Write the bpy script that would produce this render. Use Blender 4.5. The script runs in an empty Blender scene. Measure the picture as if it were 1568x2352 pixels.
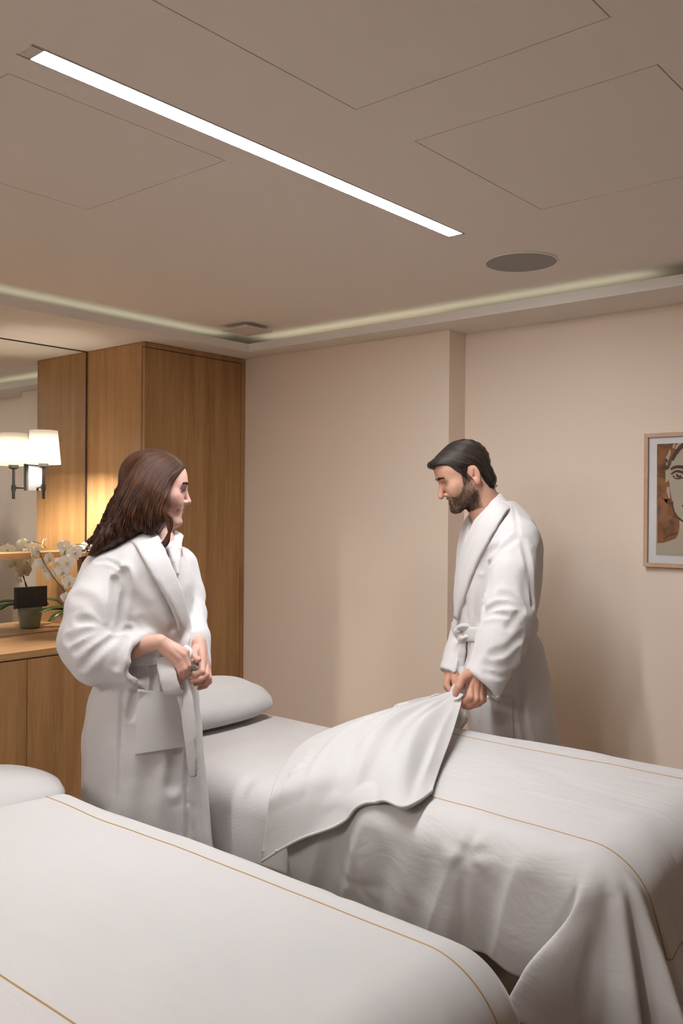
import bpy, bmesh, math, random
import numpy as np
from mathutils import Vector, Matrix
random.seed(7); RNG = np.random.default_rng(7)
SC = bpy.context.scene; COL = SC.collection

# ------------------------------------------------------------------ camera
YAW, PITCH, ROLL, FPX = -0.702875, -0.003433, 0.0076774, 2071.2
CAM = np.array([0.0, 0.0, 1.5])
_f = np.array([math.sin(YAW)*math.cos(PITCH), math.cos(YAW)*math.cos(PITCH), math.sin(PITCH)])
_r = np.array([math.cos(YAW), -math.sin(YAW), 0.0]); _u = np.cross(_r, _f)
_c, _s = math.cos(ROLL), math.sin(ROLL)
CR, CU, CF = _c*_r+_s*_u, -_s*_r+_c*_u, _f
cd = bpy.data.cameras.new('camera'); cam = bpy.data.objects.new('camera', cd); COL.objects.link(cam)
cam.matrix_world = Matrix(((CR[0], CU[0], -CF[0], 0), (CR[1], CU[1], -CF[1], 0), (CR[2], CU[2], -CF[2], 1.5), (0, 0, 0, 1)))
cd.sensor_fit = 'VERTICAL'; cd.sensor_height = 36.0; cd.lens = FPX*36.0/2352.0; cd.clip_start = 0.02
SC.camera = cam

def ray(px, py):
    return CR*((px-784)/FPX) - CU*((py-1176)/FPX) + CF
def at_x(px, py, X): d = ray(px, py); return CAM + d*((X-CAM[0])/d[0])
def at_y(px, py, Y): d = ray(px, py); return CAM + d*((Y-CAM[1])/d[1])
def at_z(px, py, Z): d = ray(px, py); return CAM + d*((Z-CAM[2])/d[2])
def at_d(px, py, D): return CAM + ray(px, py)*D

# ------------------------------------------------------------------ world, exposure
w = bpy.data.worlds.new('world'); SC.world = w; w.use_nodes = True
w.node_tree.nodes['Background'].inputs[0].default_value = (1.0, 0.93, 0.85, 1)
w.node_tree.nodes['Background'].inputs[1].default_value = 0.02
SC.view_settings.view_transform = 'Standard'; SC.view_settings.look = 'None'
SC.view_settings.exposure = 0.0; SC.view_settings.gamma = 1.0; SC.view_settings.use_curve_mapping = False
SC.cycles.max_bounces = 8; SC.cycles.diffuse_bounces = 5; SC.cycles.glossy_bounces = 4; SC.cycles.transmission_bounces = 6
SC.cycles.sample_clamp_indirect = 4.0; SC.cycles.caustics_reflective = True; SC.cycles.caustics_refractive = False
LINEAR_W = 135.0      # emission strength of the linear ceiling light
COVE_W = 1.35
SCONCE_W = 140.0
REAR_FILL_W = 220.0

SPOT_FILL_W = 41.0
for sx_, sy_, tx_, ty_ in ((-2.3, -.7, -2.6, 3.4), (-1.0, -.7, -1.3, 3.4)):     # unseen spots behind the viewer, added to brighten the back wall
    ld = bpy.data.lights.new('added_fill_spot', 'SPOT'); ld.energy = SPOT_FILL_W; ld.color = (1.0, .94, .88); ld.spot_size = math.radians(58); ld.spot_blend = .9; ld.shadow_soft_size = .10
    lo_ = bpy.data.objects.new('added_fill_spot', ld); COL.objects.link(lo_); lo_.location = (sx_, sy_, 2.33); lo_.rotation_euler = (Vector((tx_, ty_, 1.55))-Vector((sx_, sy_, 2.33))).to_track_quat('-Z', 'Y').to_euler()

# ------------------------------------------------------------------ tagging helpers
def tag(o, label=None, cat=None, group=None, kind=None):
    if label: o['label'] = label
    if cat: o['category'] = cat
    if group: o['group'] = group
    if kind: o['kind'] = kind
    return o
def thing(name, label, cat, loc=(0, 0, 0), group=None):
    o = bpy.data.objects.new(name, None); COL.objects.link(o); o.location = loc; o.empty_display_size = 0.1
    return tag(o, label, cat, group)
def link(name, me, mat=None, parent=None, smooth=False):
    o = bpy.data.objects.new(name, me); COL.objects.link(o)
    if mat is not None:
        for m in (mat if isinstance(mat, (list, tuple)) else [mat]): me.materials.append(m)
    if smooth: me.polygons.foreach_set('use_smooth', np.ones(len(me.polygons), dtype=bool))
    if parent is not None:
        o.parent = parent
        q = parent; off = Vector((0, 0, 0))
        while q is not None: off += q.location; q = q.parent
        me.transform(Matrix.Translation(-off))
    return o
def mesh_np(V, Fc, name='m'):
    """verts (n,3), faces list or (m,4)/(m,3) array"""
    me = bpy.data.meshes.new(name)
    V = np.asarray(V, dtype=np.float32)
    if isinstance(Fc, np.ndarray):
        k = Fc.shape[1]; n = len(Fc)
        me.vertices.add(len(V)); me.vertices.foreach_set('co', V.ravel())
        me.loops.add(n*k); me.loops.foreach_set('vertex_index', Fc.astype(np.int32).ravel())
        me.polygons.add(n); me.polygons.foreach_set('loop_start', (np.arange(n)*k).astype(np.int32))
        me.polygons.foreach_set('loop_total', np.full(n, k, dtype=np.int32))
        me.update(calc_edges=True); me.validate()
    else:
        me.from_pydata([tuple(map(float, v)) for v in V], [], Fc); me.update()
    return me
def bm_obj(name, bm, mat, parent=None, smooth=False, bevel=0.0, seg=2):
    if bevel > 0:
        bmesh.ops.bevel(bm, geom=[e for e in bm.edges if e.calc_face_angle(0) > 0.5], offset=bevel, segments=seg, affect='EDGES', profile=0.5)
    bmesh.ops.recalc_face_normals(bm, faces=bm.faces)
    me = bpy.data.meshes.new(name); bm.to_mesh(me); bm.free()
    return link(name, me, mat, parent, smooth)
def add_box(bm, a, b):
    x0, y0, z0 = a; x1, y1, z1 = b
    vs = [bm.verts.new(p) for p in ((x0,y0,z0),(x1,y0,z0),(x1,y1,z0),(x0,y1,z0),(x0,y0,z1),(x1,y0,z1),(x1,y1,z1),(x0,y1,z1))]
    for f in ((0,3,2,1),(4,5,6,7),(0,1,5,4),(1,2,6,5),(2,3,7,6),(3,0,4,7)): bm.faces.new([vs[i] for i in f])
def box(name, a, b, mat, parent=None, bevel=0.0):
    bm = bmesh.new(); add_box(bm, a, b); return bm_obj(name, bm, mat, parent, bevel=bevel)
def add_lathe(bm, prof, c=(0, 0, 0), n=48, M=None):
    c = Vector(c); rings = []
    for r, z in prof:
        ring = []
        for i in range(n):
            t = 2*math.pi*i/n; v = Vector((max(r, 1e-5)*math.cos(t), max(r, 1e-5)*math.sin(t), z))
            if M is not None: v = M @ v
            ring.append(bm.verts.new(v + c))
        rings.append(ring)
    for a, b in zip(rings, rings[1:]):
        for i in range(n): bm.faces.new((a[i], a[(i+1) % n], b[(i+1) % n], b[i]))
def frames(P):
    P = np.asarray(P, float); T = np.gradient(P, axis=0); T /= np.linalg.norm(T, axis=1)[:, None]+1e-12
    up = np.array([0, 0, 1.0]) if abs(T[0][2]) < 0.9 else np.array([1.0, 0, 0])
    N = [np.cross(T[0], up)]; N[0] /= np.linalg.norm(N[0])
    for i in range(1, len(P)):
        v = N[-1]-T[i]*np.dot(N[-1], T[i]); N.append(v/(np.linalg.norm(v)+1e-12))
    N = np.array(N); return T, N, np.cross(T, N)
def tube_np(P, R, n=8, cap=True):
    P = np.asarray(P, float); R = np.broadcast_to(np.asarray(R, float), (len(P),)); T, N, B = frames(P)
    t = np.arange(n)*2*np.pi/n
    V = (P[:, None] + R[:, None, None]*(np.cos(t)[None, :, None]*N[:, None]+np.sin(t)[None, :, None]*B[:, None])).reshape(-1, 3)
    F = []
    for i in range(len(P)-1):
        for j in range(n): F.append((i*n+j, i*n+(j+1) % n, (i+1)*n+(j+1) % n, (i+1)*n+j))
    if cap: F.append(tuple(range(n))[::-1]); F.append(tuple(range((len(P)-1)*n, len(P)*n)))
    return V, F
def tube(name, P, R, mat, parent=None, n=8):
    V, F = tube_np(P, R, n); me = mesh_np(V, F); return link(name, me, mat, parent, True)
def join(parts):
    V = []; F = []; o = 0
    for v, f in parts:
        V.append(np.asarray(v)); F += [tuple(int(i)+o for i in q) for q in f]; o += len(v)
    return np.concatenate(V), F
def cr(P, n):
    """Catmull-Rom through points P -> n samples (any dimension)"""
    P = np.asarray(P, float); Q = np.vstack([2*P[0]-P[1], P, 2*P[-1]-P[-2]]); m = len(P)-1
    t = np.linspace(0, m, n); i = np.clip(t.astype(int), 0, m-1); u = (t-i)[:, None]
    a, b, c, d = Q[i], Q[i+1], Q[i+2], Q[i+3]
    return 0.5*((2*b)+(c-a)*u+(2*a-5*b+4*c-d)*u**2+(3*b-a-3*c+d)*u**3)
def ss(a, b, x): t = np.clip((x-a)/(b-a), 0, 1); return t*t*(3-2*t)
def lerp(a, b, t): return a+(b-a)*t

# smooth value noise in numpy
_NT = np.random.default_rng(3).random((64, 64, 64)).astype(np.float32)
def vnoise(P):
    P = np.asarray(P, float); I = np.floor(P).astype(int); f = P-I; f = f*f*(3-2*f); I &= 63; J = (I+1) & 63
    x, y, z = f[:, 0], f[:, 1], f[:, 2]
    def g(a, b, c): return _NT[a, b, c]
    c00 = g(I[:,0],I[:,1],I[:,2])*(1-x)+g(J[:,0],I[:,1],I[:,2])*x
    c10 = g(I[:,0],J[:,1],I[:,2])*(1-x)+g(J[:,0],J[:,1],I[:,2])*x
    c01 = g(I[:,0],I[:,1],J[:,2])*(1-x)+g(J[:,0],I[:,1],J[:,2])*x
    c11 = g(I[:,0],J[:,1],J[:,2])*(1-x)+g(J[:,0],J[:,1],J[:,2])*x
    return ((c00*(1-y)+c10*y)*(1-z)+(c01*(1-y)+c11*y)*z)*2-1

# ------------------------------------------------------------------ materials
def mat(name, col=(0.8, 0.8, 0.8), rough=0.6, metal=0.0, spec=0.5, bump=0.0, bscale=200.0, sheen=0.0, var=0.0, vscale=4.0, emit=None, estr=0.0, stretch=None, sss=0.0, attr=None, coat=0.0, detail=3.0):
    m = bpy.data.materials.new(name); m.use_nodes = True; nt = m.node_tree; N = nt.nodes; L = nt.links
    b = N['Principled BSDF']; b.inputs['Base Color'].default_value = (*col, 1); b.inputs['Roughness'].default_value = rough
    b.inputs['Metallic'].default_value = metal; b.inputs['Specular IOR Level'].default_value = spec
    b.inputs['Coat Weight'].default_value = coat
    if sheen: b.inputs['Sheen Weight'].default_value = sheen; b.inputs['Sheen Roughness'].default_value = 0.5
    if sss: b.inputs['Subsurface Weight'].default_value = sss; b.inputs['Subsurface Radius'].default_value = (0.012, 0.005, 0.003); b.inputs['Subsurface Scale'].default_value = 0.6
    if emit: b.inputs['Emission Color'].default_value = (*emit, 1); b.inputs['Emission Strength'].default_value = estr
    tc = N.new('ShaderNodeTexCoord'); mp = N.new('ShaderNodeMapping'); L.new(tc.outputs['Object'], mp.inputs[0])
    if stretch: mp.inputs['Scale'].default_value = stretch
    if attr:
        a = N.new('ShaderNodeAttribute'); a.attribute_name = attr; L.new(a.outputs['Color'], b.inputs['Base Color'])
    if var:
        n = N.new('ShaderNodeTexNoise'); n.inputs['Scale'].default_value = vscale; n.inputs['Detail'].default_value = 4; L.new(mp.outputs[0], n.inputs['Vector'])
        r = N.new('ShaderNodeMixRGB'); r.blend_type = 'MIX'
        r.inputs[1].default_value = (*[c*(1-var) for c in col], 1); r.inputs[2].default_value = (*[min(1, c*(1+var)) for c in col], 1)
        L.new(n.outputs[0], r.inputs[0]); L.new(r.outputs[0], b.inputs['Base Color'])
    if bump:
        n = N.new('ShaderNodeTexNoise'); n.inputs['Scale'].default_value = bscale; n.inputs['Detail'].default_value = detail; L.new(mp.outputs[0], n.inputs['Vector'])
        bp = N.new('ShaderNodeBump'); bp.inputs['Strength'].default_value = bump; bp.inputs['Distance'].default_value = 0.004
        L.new(n.outputs[0], bp.inputs['Height']); L.new(bp.outputs[0], b.inputs['Normal'])
    return m
def wood(name, c1, c2, scale=(9, 9, 0.55), rough=0.45):
    m = bpy.data.materials.new(name); m.use_nodes = True; nt = m.node_tree; N = nt.nodes; L = nt.links; b = N['Principled BSDF']
    tc = N.new('ShaderNodeTexCoord'); mp = N.new('ShaderNodeMapping'); mp.inputs['Scale'].default_value = scale; L.new(tc.outputs['Object'], mp.inputs[0])
    n1 = N.new('ShaderNodeTexNoise'); n1.inputs['Scale'].default_value = 2.2; n1.inputs['Detail'].default_value = 6; n1.inputs['Roughness'].default_value = 0.62; n1.inputs['Distortion'].default_value = 0.25; L.new(mp.outputs[0], n1.inputs[0])
    mp2 = N.new('ShaderNodeMapping'); mp2.inputs['Scale'].default_value = (scale[0]*14, scale[1]*14, scale[2]*7); L.new(tc.outputs['Object'], mp2.inputs[0])
    n2 = N.new('ShaderNodeTexNoise'); n2.inputs['Scale'].default_value = 2.0; n2.inputs['Detail'].default_value = 3; L.new(mp2.outputs[0], n2.inputs[0])
    ad = N.new('ShaderNodeMath'); ad.operation = 'MULTIPLY_ADD'; ad.inputs[1].default_value = 0.45; L.new(n2.outputs[0], ad.inputs[0]); L.new(n1.outputs[0], ad.inputs[2])
    r = N.new('ShaderNodeValToRGB'); r.color_ramp.elements[0].position = 0.52; r.color_ramp.elements[0].color = (*c1, 1); r.color_ramp.elements[1].position = 0.95; r.color_ramp.elements[1].color = (*c2, 1)
    L.new(ad.outputs[0], r.inputs[0]); L.new(r.outputs[0], b.inputs['Base Color']); b.inputs['Roughness'].default_value = rough; b.inputs['Specular IOR Level'].default_value = 0.35
    bp = N.new('ShaderNodeBump'); bp.inputs['Strength'].default_value = 0.08; bp.inputs['Distance'].default_value = 0.002; L.new(n2.outputs[0], bp.inputs['Height']); L.new(bp.outputs[0], b.inputs['Normal'])
    return m
M_CEIL = mat('ceiling_paint', (0.92, 0.87, 0.83), 0.9, spec=0.1, bump=0.02, bscale=120)
M_SOFF = mat('soffit_paint', (0.86, 0.82, 0.78), 0.9, spec=0.1)
M_WALL = mat('wall_paint', (0.83, 0.70, 0.59), 0.85, spec=0.15, bump=0.05, bscale=260)
M_FLOOR = wood('floor_wood', (0.30, 0.23, 0.17), (0.42, 0.34, 0.26), (1.5, 6, 6), 0.5)
M_WALLD = mat('wall_fabric_dark', (0.26, 0.22, 0.19), 0.9, spec=0.1, bump=0.1, bscale=300)
M_OAK = wood('oak_veneer', (0.285, 0.145, 0.056), (0.46, 0.262, 0.115))
M_OAKH = wood('oak_veneer_horizontal', (0.37, 0.20, 0.085), (0.54, 0.33, 0.16), (9, 0.55, 9))
M_GAP_SHADE = mat('painted_gap_shade', (0.02, 0.016, 0.012), 0.9)
M_SHEET = mat('cotton_sheet', (0.62, 0.60, 0.595), 0.85, spec=0.15, bump=0.06, bscale=500, sheen=0.15)
def soft_creases(m, scale, strength, dist):
    nt = m.node_tree; N = nt.nodes; L = nt.links; b = N['Principled BSDF']; old = b.inputs['Normal'].links[0].from_node
    tc = N.new('ShaderNodeTexCoord'); mp = N.new('ShaderNodeMapping'); mp.inputs['Rotation'].default_value = (0, 0, .9); mp.inputs['Scale'].default_value = scale; L.new(tc.outputs['Object'], mp.inputs[0])
    n = N.new('ShaderNodeTexNoise'); n.inputs['Scale'].default_value = 1.0; n.inputs['Detail'].default_value = 4; n.inputs['Roughness'].default_value = .55; n.inputs['Distortion'].default_value = .6; L.new(mp.outputs[0], n.inputs[0])
    bp = N.new('ShaderNodeBump'); bp.inputs['Strength'].default_value = strength; bp.inputs['Distance'].default_value = dist; L.new(n.outputs[0], bp.inputs['Height']); L.new(bp.outputs[0], old.inputs['Normal'])
soft_creases(M_SHEET, (3.0, 11.0, 5.0), .35, .03)
M_SHEETG = mat('fleece_sheet', (0.63, 0.60, 0.595), 0.95, spec=0.05, bump=0.25, bscale=160, sheen=0.3)
M_FLEECE = mat('white_fleece', (0.61, 0.592, 0.588), 0.95, spec=0.05, bump=0.18, bscale=420, sheen=0.35)
M_TERRY = mat('white_terry', (0.68, 0.652, 0.652), 0.98, spec=0.04, bump=0.45, bscale=480, sheen=0.4, detail=4)
M_GOLD = mat('gold_stitching', (0.42, 0.24, 0.09), 0.6)
M_METAL = mat('dark_bronze_metal', (0.05, 0.046, 0.048), 0.55, metal=0.35)
M_BLACK = mat('black_plastic', (0.012, 0.011, 0.011), 0.35)
M_TAUPE = mat('taupe_vinyl', (0.22, 0.17, 0.13), 0.7)
M_WHITEP = mat('white_plastic', (0.72, 0.66, 0.61), 0.6)
M_GRILLE = mat('grey_speaker_grille', (0.33, 0.31, 0.29), 0.8, bump=0.3, bscale=900)
# ================================================================== setting
XM, XC, YB, YN, XN, ZS, ZC = -4.004, -3.531, 3.493, 3.362, -2.228, 2.30, 2.378
XR, YF = 2.2, -3.0
YCAB = 2.695          # near side of the tall wardrobe
XFA, YFA = -3.352, 3.21   # faces of the lowered border
def struct(o): o['kind'] = 'structure'; return o
def quad_obj(name, quads, m):
    V = []; F = []
    for q in quads: F.append(tuple(range(len(V), len(V)+len(q)))); V += [tuple(p) for p in q]
    return struct(link(name, mesh_np(np.array(V), F), m))
struct(box('floor', (XM-0.1, YF-0.1, -0.1), (XR+0.1, YB+0.1, 0.0), M_FLOOR))
struct(box('wall_left', (XM-0.12, YF-0.1, 0), (XM-0.012, YB+0.1, 2.6), M_WALL))
struct(box('wall_right', (XR, YF-0.1, 0), (XR+0.1, YB+0.1, 2.6), M_WALLD))
struct(box('wall_front', (XM-0.1, YF-0.1, 0), (XR+0.1, YF, 2.6), M_WALLD))
bm = bmesh.new(); add_box(bm, (XM-0.1, YB, 0), (XR+0.1, YB+0.1, 2.6)); add_box(bm, (XM-0.1, YN, 0), (XN, YB+0.01, 2.6))
struct(bm_obj('wall_back', bm, M_WALL))
# ceiling with openings for the flush access panels, the linear light
LX0, LX1, LY0, LY1 = -1.622, -1.560, 0.925, 2.441
PAN = [(-1.266, -0.678, 0.975, 1.532), (-1.265, -0.678, 1.750, 2.383), (-2.300, -1.703, 0.955, 1.548)]
holes = PAN + [(LX0, LX1, LY0, LY1)]
xs = sorted({XFA-0.5, XR} | {h[0] for h in holes} | {h[1] for h in holes}); ys = sorted({YF, YFA+0.3} | {h[2] for h in holes} | {h[3] for h in holes})
bm = bmesh.new()
for x0, x1 in zip(xs, xs[1:]):
    for y0, y1 in zip(ys, ys[1:]):
        mx, my = (x0+x1)/2, (y0+y1)/2
        if any(h[0] < mx < h[1] and h[2] < my < h[3] for h in holes): continue
        bm.faces.new([bm.verts.new(p) for p in ((x0, y0, ZC), (x0, y1, ZC), (x1, y1, ZC), (x1, y0, ZC))])
bmesh.ops.remove_doubles(bm, verts=bm.verts, dist=1e-5)
for e in list(bm.edges):
    if e.is_boundary:
        r = bmesh.ops.extrude_edge_only(bm, edges=[e]); 
        for v in r['geom']:
            if isinstance(v, bmesh.types.BMVert): v.co.z += 0.03
add_box(bm, (XM-0.1, YF-0.1, 2.47), (XR+0.1, YB+0.1, 2.6))
struct(bm_obj('ceiling', bm, M_CEIL))
# lowered border along the left and back walls with its cove lip
bm = bmesh.new()
add_box(bm, (XM-0.02, YF, ZS), (XFA, YB, ZS+0.012)); add_box(bm, (XFA-0.02, YF, ZS+0.0121), (XFA, YFA, ZS+0.04))
add_box(bm, (XFA+.0001, YFA, ZS), (XR, YB, ZS+0.012)); add_box(bm, (XFA-0.02, YFA+.0001, ZS+0.0121), (XR, YFA+0.02, ZS+0.04))
struct(bm_obj('ceiling_soffit', bm, M_SOFF))
M_COVE = mat('cove_led', (0.8, 0.8, 0.7), 0.5, emit=(1.0, 1.0, 0.77), estr=COVE_W)
t = thing('cove_light_strip', 'greenish white glow strip hidden above the border along the back wall', 'cove light', (-1.9, YFA+0.06, ZS+0.02))
box('led_tape', (XFA+0.03, YFA+0.055, ZS+0.013), (-1.27, YFA+0.075, ZS+0.02), M_COVE, t)
t = thing('cove_light_strip', 'greenish white glow strip hidden above the border on the mirror side', 'cove light', (XFA-0.06, 1.0, ZS+0.02))
box('led_tape', (XFA-0.075, -0.9, ZS+0.013), (XFA-0.055, YFA-0.12, ZS+0.02), M_COVE, t)
# flush access panels
labs = ['large flush ceiling access panel cut off by the top of the photo', 'flush ceiling access panel at upper right, above the ceiling speaker', 'flush ceiling access panel at left below the linear light']
for (x0, x1, y0, y1), lb in zip(PAN, labs):
    g = 0.003
    tag(box('ceiling_access_panel', (x0+g, y0+g, ZC), (x1-g, y1-g, ZC+0.012), M_CEIL), lb, 'access panel', 'flush ceiling access panels')
# linear light
t = thing('linear_ceiling_light', 'long bright recessed linear light running across the ceiling', 'ceiling light', ((LX0+LX1)/2, (LY0+LY1)/2, ZC))
M_LED = mat('lit_diffuser', (0.9, 0.9, 0.9), 0.5, emit=(0.97, 0.985, 1.0), estr=LINEAR_W)
bm = bmesh.new(); add_box(bm, (LX0+.003, LY0, ZC-.001), (LX0+.006, LY1, ZC+.03)); add_box(bm, (LX1-.006, LY0, ZC-.001), (LX1-.003, LY1, ZC+.03))
add_box(bm, (LX0+.004, LY0, ZC-.001), (LX1-.004, LY0+.028, ZC+.03)); add_box(bm, (LX0+.004, LY1-.012, ZC-.001), (LX1-.004, LY1, ZC+.03))
bm_obj('housing', bm, M_WHITEP, t)
box('diffuser', (LX0+.0055, LY0+.028, ZC+.002), (LX1-.0055, LY1-.012, ZC+.006), M_LED, t)
# unseen fill light behind the viewer, added to lift the back wall
t = thing('linear_ceiling_light', 'added unseen fill light behind the viewer, in line with the linear light', 'ceiling light', (-1.59, -1.67, ZC))
M_REAR_FILL = mat('added_rear_fill', (0.9, 0.9, 0.9), 0.5, emit=(1.0, 0.96, 0.925), estr=REAR_FILL_W)
box('housing', (-1.63, -2.42, ZC-.008), (-1.55, -.92, ZC-.001), M_WHITEP, t); box('diffuser', (-1.62, -2.41, ZC-.012), (-1.56, -.93, ZC-.009), M_REAR_FILL, t)
# speaker
sc = at_z(1197, 601, ZC)
t = thing('ceiling_speaker', 'round grey ceiling speaker beside the end of the linear light', 'speaker', tuple(sc))
bm = bmesh.new(); add_lathe(bm, [(0.124, 0.0), (0.130, -0.001), (0.130, -0.004), (0.123, -0.005), (0.1225, -0.003)], sc, 72); bm_obj('rim', bm, M_CEIL, t, True)
bm = bmesh.new(); add_lathe(bm, [(0, -0.0035), (0.06, -0.0035), (0.12, -0.0032), (0.1232, -0.002)], sc, 72); bm_obj('grille', bm, M_GRILLE, t, True)
# air vent
vc = at_z(568, 752, ZC)-np.array([0, 0, 0])
t = thing('air_vent', 'square white ceiling air vent with dropped plate in the far corner', 'vent', tuple(vc))
bm = bmesh.new()
for a, b in (((-.07, -.07), (.07, -.058)), ((-.07, .058), (.07, .07)), ((-.07, -.058), (-.058, .058)), ((.058, -.058), (.07, .058))): add_box(bm, (vc[0]+a[0], vc[1]+a[1], ZC-.008), (vc[0]+b[0], vc[1]+b[1], ZC+.001))
bm_obj('frame', bm, M_WHITEP, t)
box('painted_duct_shade', (vc[0]-.058, vc[1]-.058, ZC-.004), (vc[0]+.058, vc[1]+.058, ZC-.001), M_GAP_SHADE, t)  # near-black slab, its colour stands in for the shade above the plate
pc = at_z(568, 759, ZC-.022)
box('dropped_plate', (pc[0]-.085, pc[1]-.085, ZC-.027), (pc[0]+.085, pc[1]+.085, ZC-.019), M_WHITEP, t, bevel=.003)

# ------------------------------------------------------------------ tall wardrobe
t = thing('wardrobe', 'tall oak wardrobe filling the far corner beside the mirror', 'wardrobe', ((XM+XC)/2, (YCAB+YN)/2, 0))
box('carcass', (XM+.004, YCAB, 0.002), (XC-.021, YN-.002, ZS-.002), M_OAK, t)
bm = bmesh.new(); z1 = at_x(330, 795, XC)[2]
add_box(bm, (XC-.020, YCAB+.001, z1), (XC, YN-.002, ZS-.002)); add_box(bm, (XC-.020, YN-.03, .002), (XC, YN-.002, z1-.0005)); add_box(bm, (XC-.020, YCAB+.001, 0.002), (XC, YN-.031, .08))
bm_obj('door_surround', bm, M_OAK, t)
box('door', (XC-.018, YCAB+.002, .083), (XC+.001, YN-.034, z1-.004), M_OAK, t, bevel=.0008)
# base unit and worktop under the mirror
ZW = 0.878; y_s = at_x(63, 1515, XC)[1]
t = thing('base_cabinet', 'low oak base cabinet with plain doors under the worktop', 'cabinet', ((XM+XC)/2, 1.6, 0))
box('carcass', (XM+.004, 0.6, 0.002), (XC-.022, YCAB-.003, ZW-.033), M_OAK, t)
box('door', (XC-.021, y_s+.0015, 0.06), (XC-.002, YCAB-.006, ZW-.036), M_OAK, t, bevel=.0008)
box('door', (XC-.021, y_s-.5985, 0.06), (XC-.002, y_s-.0015, ZW-.036), M_OAK, t, bevel=.0008)
tag(box('worktop', (XM+.004, 0.6, ZW-.030), (XC, YCAB-.002, ZW), M_OAKH, bevel=.0015), 'oak worktop running under the mirror on the base cabinet', 'worktop')
# mirror
M_MIRROR = mat('mirror_glass', (0.86, 0.87, 0.83), 0.0, metal=1.0)
t = thing('wall_mirror', 'large frameless mirror above the worktop with a thin dark edge', 'mirror', (XM, 1.6, 1.5))
ymr = YCAB-.004
box('glass', (XM-.011, 0.4, ZW+.001), (XM, ymr-.005, ZS-.006), M_MIRROR, t)
bm = bmesh.new(); add_box(bm, (XM-.011, 0.4, ZS-.006), (XM+.001, ymr, ZS-.001)); add_box(bm, (XM-.011, ymr-.005, ZW+.001), (XM+.001, ymr, ZS-.006)); bm_obj('edge_trim', bm, M_METAL, t)
# shelf on mirror
za, zb2 = 1.245, 1.283
tag(box('wall_shelf', (XM+.001, 0.5, za+.006), (XM+.085, YCAB-.004, zb2-.004), M_OAKH, bevel=.001), 'narrow oak shelf fixed across the mirror', 'shelf')
# sconce
pl0 = at_x(62, 1065, XM); pl1 = at_x(92, 1128, XM); yp = (pl0[1]+pl1[1])/2; zp0, zp1 = 1.578, 1.708
shc = at_x(100, 1066, XM+.135)      # bottom centre of the lit shade
sx, sy = shc[0], shc[1]
t = thing('wall_sconce', 'lit wall sconce with white tapered shade mounted on the mirror', 'wall lamp', (XM, yp, 1.65))
box('backplate', (XM+.001, yp-.040, zp0), (XM+.022, yp+.040, zp1), M_METAL, t, bevel=.002)
zr = at_x(100, 1119, sx)[2]; zbot = at_x(100, 1146, sx)[2]; zsh0 = at_x(100, 1066, sx)[2]; zsh1 = at_x(100, 989, sx)[2]
tube('arm', [(XM+.02, yp+.01, zr), (sx-.02, sy, zr), (sx, sy, zr)], .0055, M_METAL, t)
bm = bmesh.new(); add_lathe(bm, [(0, zbot), (.0075, zbot), (.0075, zr-.018), (.011, zr-.018), (.011, zr+.012), (.007, zr+.012), (.007, zsh0-.018), (.013, zsh0-.018), (.024, zsh0-.012), (.024, zsh0+.006), (.0, zsh0+.008)], (sx, sy, 0), 32); bm_obj('stem', bm, M_METAL, t, False)
m = bpy.data.materials.new('lamp_shade_fabric'); m.use_nodes = True; nt = m.node_tree; N = nt.nodes; L = nt.links
N.remove(N['Principled BSDF']); d1 = N.new('ShaderNodeBsdfDiffuse'); d1.inputs[0].default_value = (.92, .90, .86, 1); d2 = N.new('ShaderNodeBsdfTranslucent'); d2.inputs[0].default_value = (1.0, .975, .93, 1)
mx = N.new('ShaderNodeMixShader'); mx.inputs[0].default_value = .85; L.new(d1.outputs[0], mx.inputs[1]); L.new(d2.outputs[0], mx.inputs[2]); L.new(mx.outputs[0], N['Material Output'].inputs[0]); M_SHADE = m
rw1 = abs(at_x(137, 1066, sx)[1]-at_x(65, 1066, sx)[1])/2*0.96; rw0 = rw1*0.80
bm = bmesh.new(); add_lathe(bm, [(rw1, zsh0), (rw0, zsh1), (rw0-.0015, zsh1), (rw1-.0015, zsh0), (rw1, zsh0)], (sx, sy, 0), 64); bm_obj('lamp_shade', bm, M_SHADE, t, True)
M_BULB = mat('lit_bulb', (1, 1, 1), .5, emit=(1.0, .90, .76), estr=SCONCE_W*22)
bm = bmesh.new(); add_lathe(bm, [(.0, zsh0+.008), (.010, zsh0+.010), (.012, zsh0+.032), (.021, zsh0+.052), (.023, zsh0+.064), (.016, zsh0+.080), (0, zsh0+.086)], (sx, sy, 0), 24); bm_obj('bulb', bm, M_BULB, t, True)
m = bpy.data.materials.new('dimming_film'); m.use_nodes = True; nt = m.node_tree; N = nt.nodes; N.remove(N['Principled BSDF']); f1 = N.new('ShaderNodeBsdfTransparent'); f1.inputs[0].default_value = (.9, .88, .86, 1); f2 = N.new('ShaderNodeBsdfTranslucent'); f2.inputs[0].default_value = (.95, .93, .9, 1)
mf = N.new('ShaderNodeMixShader'); mf.inputs[0].default_value = .76; nt.links.new(f1.outputs[0], mf.inputs[1]); nt.links.new(f2.outputs[0], mf.inputs[2]); nt.links.new(mf.outputs[0], N['Material Output'].inputs[0]); M_DIMMING = m
bm = bmesh.new(); add_lathe(bm, [(.0, zsh1-.006), (rw0*.965, zsh1-.006), (rw0*.965, zsh1-.0075), (.0, zsh1-.0075)], (sx, sy, 0), 48); bm_obj('added_dimming_disc', bm, M_DIMMING, t, True)  # disc added to weaken the bulb's upward light on the soffit
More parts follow.
